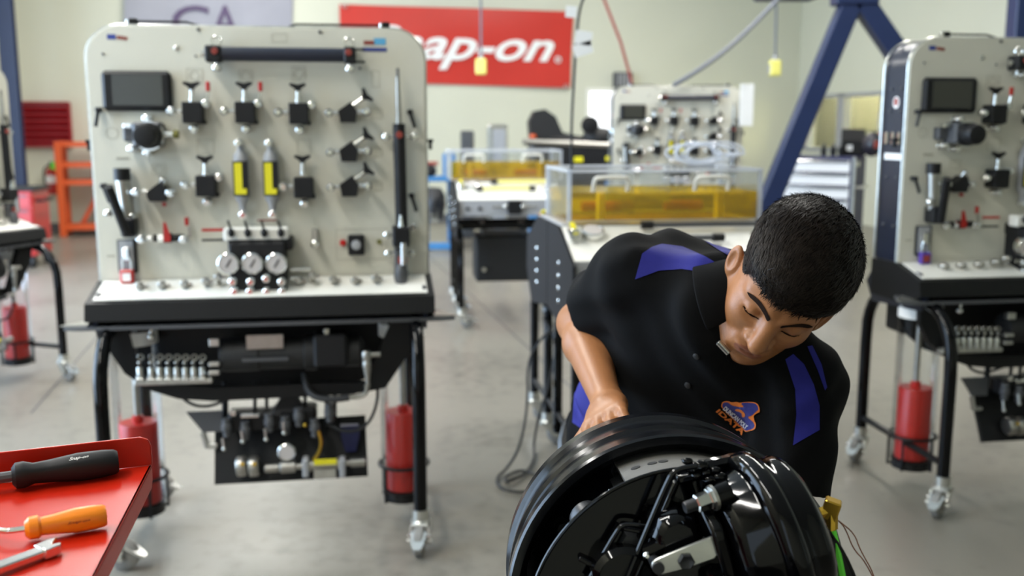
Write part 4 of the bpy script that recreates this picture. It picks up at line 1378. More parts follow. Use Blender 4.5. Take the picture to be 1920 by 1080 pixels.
# dark truck engine on its stand behind the tanks
YE = 11.6
p0, p1 = P(985, 300, YE), P(1145, 300, YE)
cx = (p0.x + p1.x) / 2
t = thing('truck_engine', 'dark truck engine on a stand behind the two oil tanks', 'engine', (cx, YE, 0), .1)
zt = P(1060, 268, YE).z
part('engine_block', MB().box((0.05, 0, zt - .20), (1.0, .5, .42), ch=.03).box((.2, .05, zt - .48), (.7, .4, .3), ch=.03), 'iron', t)
part('rocker_cover', MB().box((.1, 0, zt + .03), (.7, .3, .1), ch=.03), 'dark', t)
part('intake_pipe', MB().cyl((-.55, -.22, zt + .02), (.55, -.24, zt - .03), .035), 'steel', t)
part('turbo_hood', MB().prism([(-.26, 0), (-.28, .22), (-.22, .34), (-.10, .36), (.02, .28), (.10, .10), (.30, .06), (.32, -.05)], (-.18, -.1, zt + .02), (1, 0, 0), (0, 0, 1), (0, .26, 0)), 'rubber', t)
part('air_filter', MB().ball((.34, -.1, zt + .06), .16, 16, (1.25, .9, .75)), 'rubber', t)
part('pulley', MB().lathe([(.05, 0), (.10, .01), (.10, .05), (.05, .06)], (.20, -.26, zt + .20), (0, -1, 0), 16), 'dark', t)
part('oil_cap', MB().lathe([(.04, 0), (.035, .04)], (-.42, -.1, zt + .06), (0, 0, 1), 12), 'orange', t)
part('warning_label', MB().box((.08, -.256, zt - .18), (.10, .006, .06)), 'yellow', t)
part('warning_label', MB().box((.42, -.256, zt - .17), (.06, .006, .05)), 'yellow', t)
part('stand_leg', MB().box((-.4, 0, (zt - .4) / 2), (.08, .4, zt - .4)).box((.45, 0, (zt - .6) / 2 + .1), (.08, .4, zt - .42)).box((0, 0, .04), (1.0, .5, .06)), 'bluem', t)
# grey cabinets behind the far bench
for (px, py0, py1, wpx, nm, lb_, m1) in ((934, 233, 280, 36, 'equipment_cabinet', 'taller pale grey upright cabinet behind the far oil tank', 'grey'), (877, 245, 280, 24, 'equipment_cabinet', 'shorter blue grey upright cabinet behind the far oil tank', 'greyd')):
    Yc = 12.6 if py0 < 240 else 13.5
    zt = P(px, py0, Yc).z
    wd = wpx / F * Yc
    t = thing(nm, lb_, 'cabinet', (P(px, 260, Yc).x, Yc, 0), .1)
    part('body', MB().box((0, .15, zt / 2), (wd, .3, zt), ch=.02), 'zinc' if m1 == 'grey' else 'greyd', t)
    part('door_panel', MB().box((.02, -.008, zt / 2 + .02), (wd - .08, .02, zt - .16), ch=.008), m1, t)
    part('handle', MB().box((-wd / 2 + .06, -.026, zt * .6), (.02, .02, .14)), 'dark', t)
# clear tubing coil on the near tank
def bl(tr, v):
    return tr.matrix_basis @ Vector(v)
t = thing('tubing_coil', 'loose coil of clear tubing lying on the rear edge of the larger oil tank', 'tubing', bl(near_bench, (.28, .12, 1.322)), .2)
m = MB()
pts = []
for k in range(132):
    a = k * 2 * math.pi / 22
    lp = k // 22
    pts.append((.125 * math.cos(a) * (1 + .14 * math.sin(lp * 2.1)) + .05 * math.sin(lp * 1.9), .05 * math.sin(a * .5 + lp) + .022 * (lp - 2.5), .062 + (.046 + .008 * math.sin(lp * 1.3)) * math.sin(a)))
m.tube(pts, .0058, 6)
part('coil', m, 'acrylice', t)
part('coil_base', MB().lathe([(.14, -.002), (.14, .004)], (0, 0, 0), (0, 0, 1), 20), 'acrylic', t)
t = thing('lid_plate', 'clear plate resting across the rim of the larger oil tank under the tubing coil', 'lid', bl(near_bench, (.27, .0, 1.3265)), .15)
part('plate', MB().box((0, 0, 0), (.30, .50, .004)), 'acrylic', t)
part('plate_grip', MB().box((0, -.2, .008), (.06, .02, .012)), 'acrylice', t)
# power cable looping on the floor below the near bench
g = [bl(near_bench, (-.50, -.2, .62)), P(1010, 640, 4.45), P(988, 680, 4.4), P(990, 760, 4.3), P(975, 840, 4.2)]
fl_ = [(950, 880), (930, 895), (935, 915), (975, 925), (1015, 915), (1010, 890), (975, 880), (945, 895), (950, 905), (985, 890), (1003, 860), (1000, 835)]
g += [G(x, y, .012 + .004 * (i % 3)) for i, (x, y) in enumerate(fl_)]
g += [P(1010, 780, 4.35), P(1030, 720, 4.4), P(1045, 640, 4.45), bl(near_bench, (-.49, .0, .64))]
o = part('power_cable', MB().tube([p - g[0] for p in g], .0065, 6, smooth=2), 'rubber', None, g[0])
tag(o, 'thin black power cable hanging from the near bench and looping on the floor', 'cable')
# ------------------------------------------------------------------ red tool cart with tools (foreground left)
TZ = 1.107
c0 = G(285, 872, TZ)
dL = (G(0, 906, TZ) - c0).normalized()
dF = (G(178, 1080, TZ) - c0).normalized()
t = thing('tool_cart', 'red enamel tool cart with raised back lip at the lower left corner', 'cart', c0 - Z * TZ)
o = Vector((0, 0, TZ))
LW, LF = .68, .50
m = MB().prism([(0, 0), (LW, 0), (LW, LF), (0, LF)], o - Z * .004, dL, dF, Z * .004)
part('tray_top', m, 'redtray', t, bev=.001)
m = MB().prism([(0, .0), (LW, .0), (LW, .036), (.012, .036), (.003, .032), (0, .024)], o, dL, Z, -dF * .004)
part('back_lip', m, 'redtray', t, bev=.001)
m = MB().prism([(0, 0), (LF, 0), (LF, -.026), (.01, -.026), (0, -.018)], o, dF, Z, dL * .004)
part('side_skirt', m, 'redtray', t, bev=.001)
m = MB()
inn = o + dL * .34 + dF * .16
m.prism([(0, 0), (.30, 0), (.30, .28), (0, .28)], inn - Z * (TZ - .16), dL, dF, Z * (TZ - .164))
part('cart_body', m, 'redtray', t)
for k in range(5):
    part('drawer', MB().prism([(0, 0), (.27, 0), (.27, .145), (0, .145)], inn + dL * .015 + dF * .285 - Z * (.20 + k * .165), dL, Z, dF * .012), 'redtray', t)
for a in (.03, .27):
    for b in (.03, .25):
        q = inn + dL * a + dF * b
        part('wheel', MB().lathe([(.05, -.015), (.058, 0), (.05, .015)], (q.x, q.y, .059), dL, 14).cyl((q.x, q.y, .06), (q.x, q.y, .17), .02), 'rubber', t)


def along(px0, py0, px1, py1, h):
    a, b = G(px0, py0, TZ + h), G(px1, py1, TZ + h)
    return a, b


def bvh_of(obj_or_me, mw=None):
    me = obj_or_me
    vs = [v.co.copy() for v in me.vertices]
    if mw is not None:
        vs = [mw @ v for v in vs]
    return BVHTree.FromPolygons(vs, [tuple(p.vertices) for p in me.polygons])


def project_patch(name, poly, rayfn, bvh, off, material, parent, maxlen, verts=None, faces=None, inv=None, soft=0):
    """lay a thin outline (or given lettering) onto a surface: rayfn(u,v) -> origin, direction"""
    if verts is None:
        from mathutils.geometry import tessellate_polygon
        for _ in range(soft):
            poly = [((p[0] * w0 + q[0] * (1 - w0)), (p[1] * w0 + q[1] * (1 - w0))) for p, q in zip(poly, poly[1:] + poly[:1]) for w0 in (.78, .22)]
        verts = [Vector((a, b, 0)) for a, b in poly]
        tris = [tuple(q) for q in tessellate_polygon([verts])]
    else:
        verts = [Vector((a, b, 0)) for a, b in verts]
        tris = []
        for q in faces:
            for i in range(1, len(q) - 1):
                tris.append((q[0], q[i], q[i + 1]))
    ml = max((verts[a] - verts[b]).length for q in tris for a, b in ((q[0], q[1]), (q[1], q[2]), (q[2], q[0])))
    lv = max(0, min(6, int(math.ceil(math.log2(max(1.0, ml / maxlen))))))
    for _ in range(lv):
        mid, nt_ = {}, []
        def mp(a, b):
            k = (min(a, b), max(a, b))
            if k not in mid:
                mid[k] = len(verts)
                verts.append((verts[a] + verts[b]) / 2)
            return mid[k]
        for (a, b, c) in tris:
            ab, bc, ca = mp(a, b), mp(b, c), mp(c, a)
            nt_ += [(a, ab, ca), (ab, b, bc), (ca, bc, c), (ab, bc, ca)]
        tris = nt_
    pts, nrm, bad = [], [], set()
    for iv, v in enumerate(verts):
        o_, d_ = rayfn(v.x, v.y)
        h_, n_, _, _ = bvh.ray_cast(o_, d_)
        if h_ is None:
            bad.add(iv)
            h_, n_ = Vector((0, 0, 0)), Vector((0, 0, 1))
        if n_.dot(d_) > 0:
            n_ = -n_
        pts.append(h_)
        nrm.append(n_)
    P3 = [p + n * off for p, n in zip(pts, nrm)]
    if inv is not None:
        P3 = [inv @ p for p in P3]
    tris = [q for q in tris if not (bad & set(q))]
    used = sorted({i for q in tris for i in q})
    remap = {j: i for i, j in enumerate(used)}
    tris = [tuple(remap[i] for i in q) for q in tris]
    P3 = [P3[i] for i in used]
    me = bpy.data.meshes.new(name)
    me.from_pydata([tuple(p) for p in P3], [], tris)
    me.polygons.foreach_set('use_smooth', [True] * len(me.polygons))
    me.materials.append(M[material])
    return link(name, me, parent)


def screwdriver(name, label, cat, a, b, R_, mt, shank, bits, text, tcol, quad):
    """handle from a (neck) to b (butt); shank reaches from a further along"""
    t = thing(name, label, cat, a)
    ax = (b - a)
    L = ax.length
    prof = [(R_ * .55, 0), (R_ * .86, .004), (R_ * .93, .012), (R_ * .72, L * .2), (R_ * .80, L * .36), (R_ * 1.0, L * .62), (R_ * .97, L * .85), (R_ * .86, L * .965), (R_ * .74, L)]
    mb = MB().lathe(prof, (0, 0, 0), ax, 24)
    # flutes: press six shallow flats along the grip
    x, y, z = frame(ax)
    vv = []
    for p in mb.v:
        p = Vector(p)
        tt = p.dot(z)
        q = p - z * tt
        an = math.atan2(q.dot(y), q.dot(x))
        k = 1 - .07 * (0.5 + .5 * math.cos(6 * an)) * (1 if .1 * L < tt < .9 * L else 0)
        vv.append(z * tt + q * k)
    mb.v = [tuple(p) for p in vv]
    h = part('handle', mb, mt, t)
    part('shank', MB().tube([p - a for p in shank], bits[0], 10, smooth=1), bits[1], t)
    if text:
        me = h.data
        bvh = bvh_of(me, Matrix.Translation(a))
        vs, fs = text_mesh(text, .25, .01)
        A_, B_, C_, D_ = [Vector(q) for q in quad]
        pp = [((A_ * (1 - u) + B_ * u) * (1 - v) + (D_ * (1 - u) + C_ * u) * v) for u, v in vs]
        project_patch('handle_lettering', None, lambda u, v: (Vector((0, 0, H)), ray(u, v).normalized()), bvh, .0004, tcol, t, 4.0, [(p.x, p.y) for p in pp], fs, Matrix.Translation(-a))
    return t


a, b = along(22, 893, 221, 865, .0165)
screwdriver('screwdriver', 'black handled screwdriver lying along the back lip of the red cart', 'screwdriver', a, b, .0168, 'dark', [a + (b - a) * .04, a - (b - a) * .9], (.0062, 'greyd'), 'Snap-on', 'paper', [(129, 866), (165, 859), (167, 853), (131, 858)])
a, b = along(46, 992, 199, 966, .0135)
e1 = G(14, 996, TZ + .013)
e2 = G(-60, 992, TZ + .006)
screwdriver('hook_pick', 'orange handled hook pick with bent steel shank on the red cart', 'pick', a, b, .0130, 'orangeh', [a + (b - a) * .04, a - (a - e1) * .8, e1, e2], (.0030, 'chrome'), 'Snap-on', 'redprint', [(126, 985), (168, 978), (170, 972), (128, 979)])
a, b = along(-60, 1086, 97, 1029, .006)
t = thing('wrench', 'chrome combination wrench lying at the front of the red cart', 'wrench', b)
part('shank', MB().prism([(0, -.007), (.05, -.0075), (.22, -.0075), (.22, .0075), (.05, .0075), (0, .007)], (0, 0, -.004), (a - b).normalized(), Z.cross((a - b).normalized()), (0, 0, .008)), 'chrome', t, bev=.0015)
part('jaw', MB().prism([(-.012, -.010), (-.002, -.012), (.012, -.010), (.012, .010), (-.004, .009), (-.008, .004), (.0, .002), (-.004, -.003)], (.0, 0, -.0045), (a - b).normalized(), Z.cross((a - b).normalized()), (0, 0, .010)), 'chrome', t, bev=.001)
part('ring_end', MB().torus((a - b).normalized() * .235, (0, 0, 1), .014, .005, 18, 6), 'chrome', t)

# ------------------------------------------------------------------ brake drum assembly
CX, CY, CZ = Vector((1, 0, 0)), Vector((0, math.sin(TH), math.cos(TH))), Vector((0, -math.cos(TH), math.sin(TH)))


def cw(x, y, z):
    return CX * x + CY * y + CZ * z


def PZ(px, py, zc):
    return Vector((0, 0, H)) + ray(px, py) * zc


DC = PZ(1274, 1137, 1.15)
BA = -cw(-.0127, .0243, -.9996).normalized()       # open side of the drum, towards the viewer
E1 = (cw(1, 0, 0) - BA * BA.dot(cw(1, 0, 0))).normalized()
E2 = BA.cross(E1)
asm = thing('brake_drum_assembly', 'glossy black truck brake drum with shoes, spider and air chamber on a stand', 'brake drum', DC - Z * DC.z)
OFF = DC - Z * DC.z


def dl(p):
    return Vector(p) - OFF


def on_t(px, py, tt):
    return dl(hit(px, py, DC + BA * tt, BA))


def pol(phi, r, tt):
    return dl(DC + BA * tt + (E1 * math.cos(phi) + E2 * math.sin(phi)) * r)


D0 = dl(DC)
drum_prof = [(.05, -.155), (.172, -.148), (.180, -.13), (.180, -.014), (.186, -.003), (.188, 0), (.197, 0), (.1995, -.004), (.1995, -.026), (.194, -.032), (.193, -.078), (.197, -.082), (.197, -.090), (.193, -.095), (.194, -.140), (.199, -.146), (.199, -.172), (.185, -.178), (.05, -.18)]
part('drum', MB().lathe(drum_prof, D0, BA, 96, cap=False, xref=E1), 'drum', asm, ang=25)
part('drum_bore', MB().lathe([(.1798, -.13), (.1798, -.016)], D0, BA, 64, cap=False, xref=E1), 'greyd', asm)
rad = math.radians


def arc_block(r0, r1, t0, t1, a0, a1, n=40):
    m = MB()
    vs, fs = [], []
    for i in range(n + 1):
        a = a0 + (a1 - a0) * i / n
        for (r, tt) in ((r0, t0), (r1, t0), (r1, t1), (r0, t1)):
            vs.append(pol(a, r, tt))
    for i in range(n):
        for k in range(4):
            fs.append((i * 4 + k, i * 4 + (k + 1) % 4, (i + 1) * 4 + (k + 1) % 4, (i + 1) * 4 + k))
    fs += [(0, 1, 2, 3), (n * 4 + 3, n * 4 + 2, n * 4 + 1, n * 4)]
    return m.add(vs, fs)


lin_ = part('brake_lining', arc_block(.156, .1755, -.07, .083, rad(20), rad(114)), 'lining', asm)
m = MB()
for (px, py) in ((1185, 857), (1218, 846), (1240, 840), (1286, 833), (1322, 834)):
    q = on_t(px, py, .03)
    r_ = (Vector(q) - dl(DC + BA * .03))
    a = math.atan2(r_.dot(E2), r_.dot(E1))
    m.lathe([(.0055, 0), (.0055, .0008)], pol(a, .1755, .03), E1 * math.cos(a) + E2 * math.sin(a), 14)
part('rivet_hole', m, 'rubber', lin_)
sh = part('brake_shoe', arc_block(.148, .156, -.065, .080, rad(14), rad(116)), 'iron', asm)
part('shoe_web', arc_block(.095, .156, .020, .032, rad(60), rad(121), 24), 'black', sh)
q = pol(rad(117), .140, .036)
part('anchor_pin', MB().lathe([(.013, -.03), (.013, .006), (.010, .012)], q, BA, 14).box(q + BA * .012, (.02, .02, .012), ch=.003), 'iron', sh)
part('shoe_end', arc_block(.118, .156, -.05, .080, rad(114.5), rad(119), 4), 'greyd', sh)
part('brake_lining', arc_block(.156, .1755, -.07, .083, rad(205), rad(300)), 'lining', asm)
part('brake_shoe', arc_block(.148, .156, -.065, .080, rad(200), rad(305)), 'iron', asm)
# return spring and cam roller in the gap
a, b = on_t(1149, 922, .045), on_t(1122, 966, .045)
pts = []
for k in range(110):
    u = k / 109
    x, y, z = frame(b - a)
    pts.append(a + (b - a) * u + (x * math.cos(k * .75) + y * math.sin(k * .75)) * .0045)
part('return_spring', MB().tube(pts, .0014, 5), 'zinc', asm)
q = on_t(1118, 990, .05)
part('cam_roller', MB().lathe([(.004, -.03), (.018, -.028), (.0205, -.022), (.0205, .008), (.017, .014), (.004, .016)], q, BA * .75 + E1 * .4 - E2 * .3, 20), 'iron', asm)
part('hub', MB().lathe([(.05, -.17), (.09, -.165), (.095, -.06), (.07, -.05), (.06, .06)], D0, BA, 32, xref=E1), 'gloss', asm)
for k in range(8):
    a = rad(22 + k * 45)
    part('wheel_bolt', MB().lathe([(.012, -.165), (.012, -.14), (.009, -.135)], D0 + (E1 * math.cos(a) + E2 * math.sin(a)) * .135, BA, 8), 'iron', asm)
# spider / dust plate with bright rolled edge
sp = part('spider_plate', MB().lathe([(.05, .088), (.179, .088), (.1805, .092), (.1795, .096), (.05, .097)], D0, BA, 96, xref=E1, cap=False), 'gloss', asm)
part('plate_rim', MB().torus(D0 + BA * .094, BA, .1795, .0026, 96, 8), 'gloss', sp)
part('plate_boss', MB().lathe([(.115, .096), (.11, .112), (.07, .125), (.066, .20)], D0, BA, 40, xref=E1), 'gloss', sp)


def fin(px0, py0, px1, py1, t0, t1, th):
    a, b = on_t(px0, py0, t0), on_t(px1, py1, t0)
    d = (b - a).normalized()
    s = BA.cross(d) * th
    return MB().prism([(0, 0), ((b - a).length, 0), ((b - a).length, t1 - t0), (0, (t1 - t0) * .8)], a - s / 2, d, BA, s)


part('gusset', fin(1262, 893, 1170, 1098, .095, .130, .007), 'gloss', sp, bev=.003)
part('gusset_edge', MB().tube([on_t(1306, 874, .128), on_t(1266, 880, .130), on_t(1250, 905, .131), on_t(1172, 1092, .126)], .0030, 8, smooth=2), 'drum', sp)
part('gusset_edge', MB().tube([on_t(1216, 988, .114), on_t(1172, 982, .116), on_t(1158, 992, .117), on_t(1100, 1096, .115)], .0026, 8, smooth=2), 'drum', sp)
part('gusset', fin(1162, 985, 1096, 1100, .095, .118, .006), 'gloss', sp, bev=.002)
part('gusset', fin(1164, 985, 1212, 993, .095, .112, .006), 'gloss', sp, bev=.002)
part('gusset', fin(1084, 1042, 1122, 1060, .095, .108, .006), 'gloss', sp, bev=.002)
part('gusset', fin(1262, 893, 1312, 876, .095, .126, .010), 'gloss', sp, bev=.003)
q = on_t(1180, 1012, .096)
part('plate_bolt', MB().lathe([(.015, 0), (.015, .012), (.010, .016)], q, BA, 6), 'iron', sp)
q = on_t(1165, 1070, .096)
part('cam_boss', MB().lathe([(.034, 0), (.034, .03), (.028, .036), (.026, .03)], q, BA, 24), 'gloss', sp)
# brake chamber
CA = cw(.95, .30, -.09).normalized()
CC = PZ(1440, 1008, 1.03)
Cd = dl(CC)
up_ = (E2 - CA * E2.dot(CA)).normalized()
cham = part('brake_chamber', MB().lathe([(.012, -.050), (.060, -.049), (.069, -.045), (.0745, -.037), (.0775, -.014), (.079, -.011)], Cd, CA, 64, xref=up_), 'gloss', asm, ang=50)
part('clamp_ring', MB().lathe([(.079, -.013), (.085, -.012), (.0905, -.006), (.0915, 0), (.0905, .006), (.085, .012), (.080, .014)], Cd, CA, 64, xref=up_, cap=False), 'gloss', cham, ang=60)
part('rear_housing', MB().lathe([(.082, .011), (.082, .014), (.079, .018), (.0775, .026), (.078, .030), (.075, .036), (.066, .042), (.048, .045), (.0, .046)], Cd, CA, 64, xref=up_), 'gloss', cham, ang=50)
x_, y_, z_ = frame(CA, up_)
for a in (3.3, 4.1):
    q = Cd + (x_ * math.cos(a) + y_ * math.sin(a)) * .088
    part('clamp_bolt', MB().cyl(q - CA * .018, q + CA * .018, .005).lathe([(.009, .010), (.009, .018)], q, CA, 6), 'gloss', cham)
# bracket between spider and chamber
bk = MB()
b0 = Cd - CA * .056
R3 = lambda a, r: b0 + (x_ * math.cos(a) + y_ * math.sin(a)) * r
ring = [(.075, .2), (.066, .9), (.05, 1.5), (.052, 2.3), (.066, 2.9), (.06, 3.6), (.055, 4.3), (.07, 5.2)]
poly = [(r * math.cos(a), r * math.sin(a)) for r, a in ring]
bk.prism(poly, b0 - CA * .010, x_, y_, CA * .014)
part('chamber_bracket', bk, 'gloss', asm, bev=.004)
e_ = on_t(1312, 880, .098)
part('bracket_arm', MB().tube([on_t(1300, 884, .10), on_t(1330, 880, .10), on_t(1365, 872, .09), on_t(1400, 868, .06)], [.010, .011, .012, .013], 10, smooth=2), 'gloss', asm)
part('bracket_arm', MB().tube([R3(3.5, .05), R3(3.3, .05) - CA * .05, on_t(1330, 1100, .10)], .016, 10, smooth=1), 'gloss', asm)
lump = MB()
for i in range(9):
    q = on_t(1300 + i * 9, 876 + (i % 3) * 11 + i * 3, .155)
    lump.ball(q - BA * .03, .0045 + .002 * (i % 2), 8, (1.3, .8, .9))
part('weld_bead', lump, 'gloss', asm)
# stud and nut
na = PZ(1316, 941, .985)
nd = dl(na)
sa = cw(-.93, -.27, .22).normalized()
part('mount_nut', MB().lathe([(.0112, -.011), (.0112, -.008), (.0092, -.007), (.0092, .0055), (.0074, .0068)], nd, sa, 6), 'chrome', asm, ang=20)
part('nut_washer', MB().lathe([(.0130, -.014), (.0130, -.011)], nd, sa, 20), 'steel', asm)
part('mount_stud', MB().lathe([(.0062, -.03), (.0062, .0175), (.0054, .019)], nd, sa, 14), 'iron', asm)
part('stud_boss', MB().cyl(nd - sa * .012, nd - sa * .03, .011, .012), 'gloss', asm)
# slack adjuster: strap clevis, pin, push rod
tt = .165
cl = [(1222, 1064), (1223, 1055), (1230, 1049), (1280, 1028), (1336, 1006), (1344, 1008), (1346, 1040), (1340, 1048), (1290, 1066), (1242, 1078), (1230, 1076)]
q0 = DC + BA * tt
pl = [Vector(on_t(x, y, tt)) for x, y in cl]
m = MB()
n_ = len(pl)
for dz in (0, -.040):
    m.add([p + BA * dz for p in pl] + [p + BA * (dz - .005) for p in pl], [tuple(range(n_)), tuple(range(2 * n_ - 1, n_ - 1, -1))] + [(i, n_ + i, n_ + (i + 1) % n_, (i + 1) % n_) for i in range(n_)])
m.add([pl[5], pl[6], pl[6] - BA * .045, pl[5] - BA * .045] + [p + (pl[5] - pl[3]).normalized() * .005 for p in (pl[5], pl[6], pl[6] - BA * .045, pl[5] - BA * .045)], [(0, 1, 2, 3), (7, 6, 5, 4), (0, 4, 5, 1), (1, 5, 6, 2), (2, 6, 7, 3), (3, 7, 4, 0)])
cv = part('clevis', m, 'zinc', asm, bev=.0012)
q = on_t(1286, 1052, tt)
part('clevis_pin', MB().lathe([(.0085, -.05), (.0085, .004), (.007, .0055), (.004, .004)], q, BA, 6), 'iron', cv)
part('cotter_pin', MB().lathe([(.006, -.05), (.006, .004)], on_t(1234, 1064, tt), BA, 12), 'iron', cv)
q = on_t(1272, 1010, tt - .02)
part('slack_adjuster', MB().lathe([(.028, -.05), (.028, -.012), (.022, .0), (.016, .004)], q, BA, 8).tube([on_t(1215, 1036, .13), on_t(1245, 1025, .14), q - BA * .02], .010, 8), 'gloss', asm)
part('grease_nipple', MB().lathe([(.003, 0), (.0038, .003), (.002, .006)], on_t(1212, 1040, .15), BA, 10), 'chrome', asm)
part('push_rod', MB().cyl(on_t(1342, 1024, tt - .02), Cd - CA * .045 - y_ * .0, .0085), 'iron', asm)
part('lower_bolt', MB().lathe([(.008, 0), (.010, .006), (.006, .012)], on_t(1415, 1072, .16), BA, 10), 'chrome', asm)
part('lower_bracket', MB().tube([on_t(1360, 1040, .15), on_t(1385, 1075, .15), on_t(1400, 1110, .15)], .012, 8).box(on_t(1355, 1082, .15), (.03, .02, .02), ch=.004), 'gloss', asm)
# brass elbow, green air line and two wires
bq = dl(PZ(1558, 955, 1.06))
R_ = Matrix((CA, (up_ * .95 + CA.cross(up_) * .3).normalized(), CA.cross(up_))).transposed()
fx = part('brass_elbow', MB().box(bq, (.017, .016, .022), Matrix.Rotation(-.35, 3, 'Z') @ Matrix.Rotation(.25, 3, 'Y'), ch=.0015).cyl(bq, bq + cw(.0, -.020, 0), .0075, n=10).cyl(bq + cw(0, -.02, 0), bq + cw(.001, -.026, 0), .0055, n=10).cyl(bq, bq - CA * .03, .006, n=8), 'brass', asm)
part('air_line', MB().tube([bq + cw(.001, -.022, .002), bq + cw(.009, -.06, .004), bq + cw(.017, -.11, .006), bq + cw(.02, -.17, .0), bq + cw(.0, -.24, -.02)], .0042, 8, smooth=2), 'green', asm)
part('air_line', MB().tube([bq + cw(.004, -.022, -.008), bq + cw(.015, -.06, -.008), bq + cw(.022, -.11, -.008), bq + cw(.022, -.2, -.02)], .0042, 8, smooth=2), 'rubber', asm)
part('sensor_wire', MB().tube([bq + cw(.008, -.012, .0), dl(PZ(1602, 1000, 1.07)), dl(PZ(1612, 1030, 1.07)), dl(PZ(1640, 1078, 1.07)), dl(PZ(1648, 1130, 1.07))], .0007, 5, smooth=2), 'copper', asm)
part('sensor_wire', MB().tube([bq + cw(.008, -.012, .0), dl(PZ(1585, 990, 1.08)), dl(PZ(1600, 1030, 1.08)), dl(PZ(1622, 1052, 1.07)), dl(PZ(1650, 1110, 1.07))], .0007, 5, smooth=2), 'copper', asm)
# axle stub and stand (below the frame)
part('axle_tube', MB().lathe([(.062, .12), (.062, .30), (.05, .305)], D0, BA, 32), 'gloss', asm)
q = D0 + BA * .20
part('stand_post', MB().box((q.x, q.y, (q.z - .06) / 2 + .01), (.09, .09, q.z - .08), ch=.006), 'black', asm)
part('stand_saddle', MB().lathe([(.068, .175), (.068, .225)], D0, BA, 28).box((q.x, q.y, q.z - .065), (.14, .10, .03), ch=.004), 'black', asm)
part('stand_base', MB().box((q.x, q.y + .08, .012), (.60, .50, .022), ch=.004), 'black', asm)

# ------------------------------------------------------------------ the student: signed-distance modelling
def arr(v):
    return np.array([v[0], v[1], v[2]], dtype=np.float32)


def sd_ell(p, c, r):
    q = p - arr(c)
    r = np.array(r, dtype=np.float32)
    k0 = np.sqrt(((q / r) ** 2).sum(-1))
    k1 = np.sqrt(((q / (r * r)) ** 2).sum(-1)) + 1e-9
    return k0 * (k0 - 1) / k1


def sd_rc(p, a, b, ra, rb):
    a, b = arr(a), arr(b)
    ba = b - a
    pa = p - a
    h = np.clip((pa @ ba) / max(1e-9, float(ba @ ba)), 0, 1)
    return np.sqrt(((pa - h[..., None] * ba) ** 2).sum(-1)) - (ra + (rb - ra) * h)


def smin(a, b, k):
    h = np.clip(.5 + .5 * (b - a) / k, 0, 1)
    return b + (a - b) * h - k * h * (1 - h)


def smax(a, b, k):
    return -smin(-a, -b, k)


def surface_nets(fn, lo, hi, h, B=12):
    lo, hi = np.array(lo, float), np.array(hi, float)
    n = np.ceil((hi - lo) / h).astype(int) + 2
    nb = -(-n // B)
    n = nb * B
    V = np.full(tuple(n), 1.0, dtype=np.float32)
    bi = np.stack(np.meshgrid(*[np.arange(k) for k in nb], indexing='ij'), -1).reshape(-1, 3)
    cen = lo + (bi * B + (B - 1) / 2) * h
    d = fn(cen.astype(np.float32))
    R_ = B * h * .87 * 1.25 + .012
    loc_ = np.stack(np.meshgrid(*[np.arange(B)] * 3, indexing='ij'), -1).reshape(-1, 3)
    act = np.abs(d) <= R_
    for (i, j, k), dd in zip(bi[~act], d[~act]):
        V[i * B:i * B + B, j * B:j * B + B, k * B:k * B + B] = dd
    A = bi[act]
    CH = 200
    for s in range(0, len(A), CH):
        blk = A[s:s + CH]
        pts = lo + ((blk[:, None, :] * B + loc_[None]) * h)
        val = fn(pts.reshape(-1, 3).astype(np.float32)).reshape(len(blk), B, B, B)
        for (i, j, k), vv in zip(blk, val):
            V[i * B:i * B + B, j * B:j * B + B, k * B:k * B + B] = vv
    ins = V < 0
    cnt = np.zeros(tuple(n - 1), dtype=np.int8)
    for dx in (0, 1):
        for dy in (0, 1):
            for dz in (0, 1):
                cnt += ins[dx:n[0] - 1 + dx, dy:n[1] - 1 + dy, dz:n[2] - 1 + dz]
    mixed = (cnt > 0) & (cnt < 8)
    cells = np.argwhere(mixed)
    idx = np.full(tuple(n - 1), -1, dtype=np.int64)
    idx[mixed] = np.arange(len(cells))
    acc = np.zeros((len(cells), 3))
    num = np.zeros(len(cells))
    cs = [(0, 0, 0), (1, 0, 0), (0, 1, 0), (1, 1, 0), (0, 0, 1), (1, 0, 1), (0, 1, 1), (1, 1, 1)]
    for a in range(8):
        for b in range(a + 1, 8):
            if sum(abs(cs[a][k] - cs[b][k]) for k in range(3)) != 1:
                continue
            va = V[tuple((cells + cs[a]).T)]
            vb = V[tuple((cells + cs[b]).T)]
            m_ = (va < 0) != (vb < 0)
            t_ = np.where(m_, va / np.where(m_, va - vb, 1), 0)
            acc += m_[:, None] * (np.array(cs[a]) + t_[:, None] * (np.array(cs[b]) - np.array(cs[a])))
            num += m_
    verts = lo + (cells + acc / num[:, None]) * h
    faces = []
    for ax in range(3):
        sl0 = [slice(None)] * 3
        sl1 = [slice(None)] * 3
        sl0[ax] = slice(0, n[ax] - 1)
        sl1[ax] = slice(1, n[ax])
        s0, s1 = ins[tuple(sl0)], ins[tuple(sl1)]
        e = np.argwhere(s0 != s1)
        o1, o2 = [(1, 2), (2, 0), (0, 1)][ax]
        e = e[(e[:, o1] > 0) & (e[:, o2] > 0) & (e[:, o1] < n[o1] - 1) & (e[:, o2] < n[o2] - 1)]
        flip = s0[tuple(e.T)]
        d1 = np.zeros(3, int)
        d1[o1] = 1
        d2 = np.zeros(3, int)
        d2[o2] = 1
        q = [idx[tuple((e - d1 - d2).T)], idx[tuple((e - d2).T)], idx[tuple(e.T)], idx[tuple((e - d1).T)]]
        q = np.stack(q, -1)
        q[~flip] = q[~flip][:, ::-1]
        faces.append(q)
    faces = np.concatenate(faces)
    return verts, faces[(faces >= 0).all(1)]


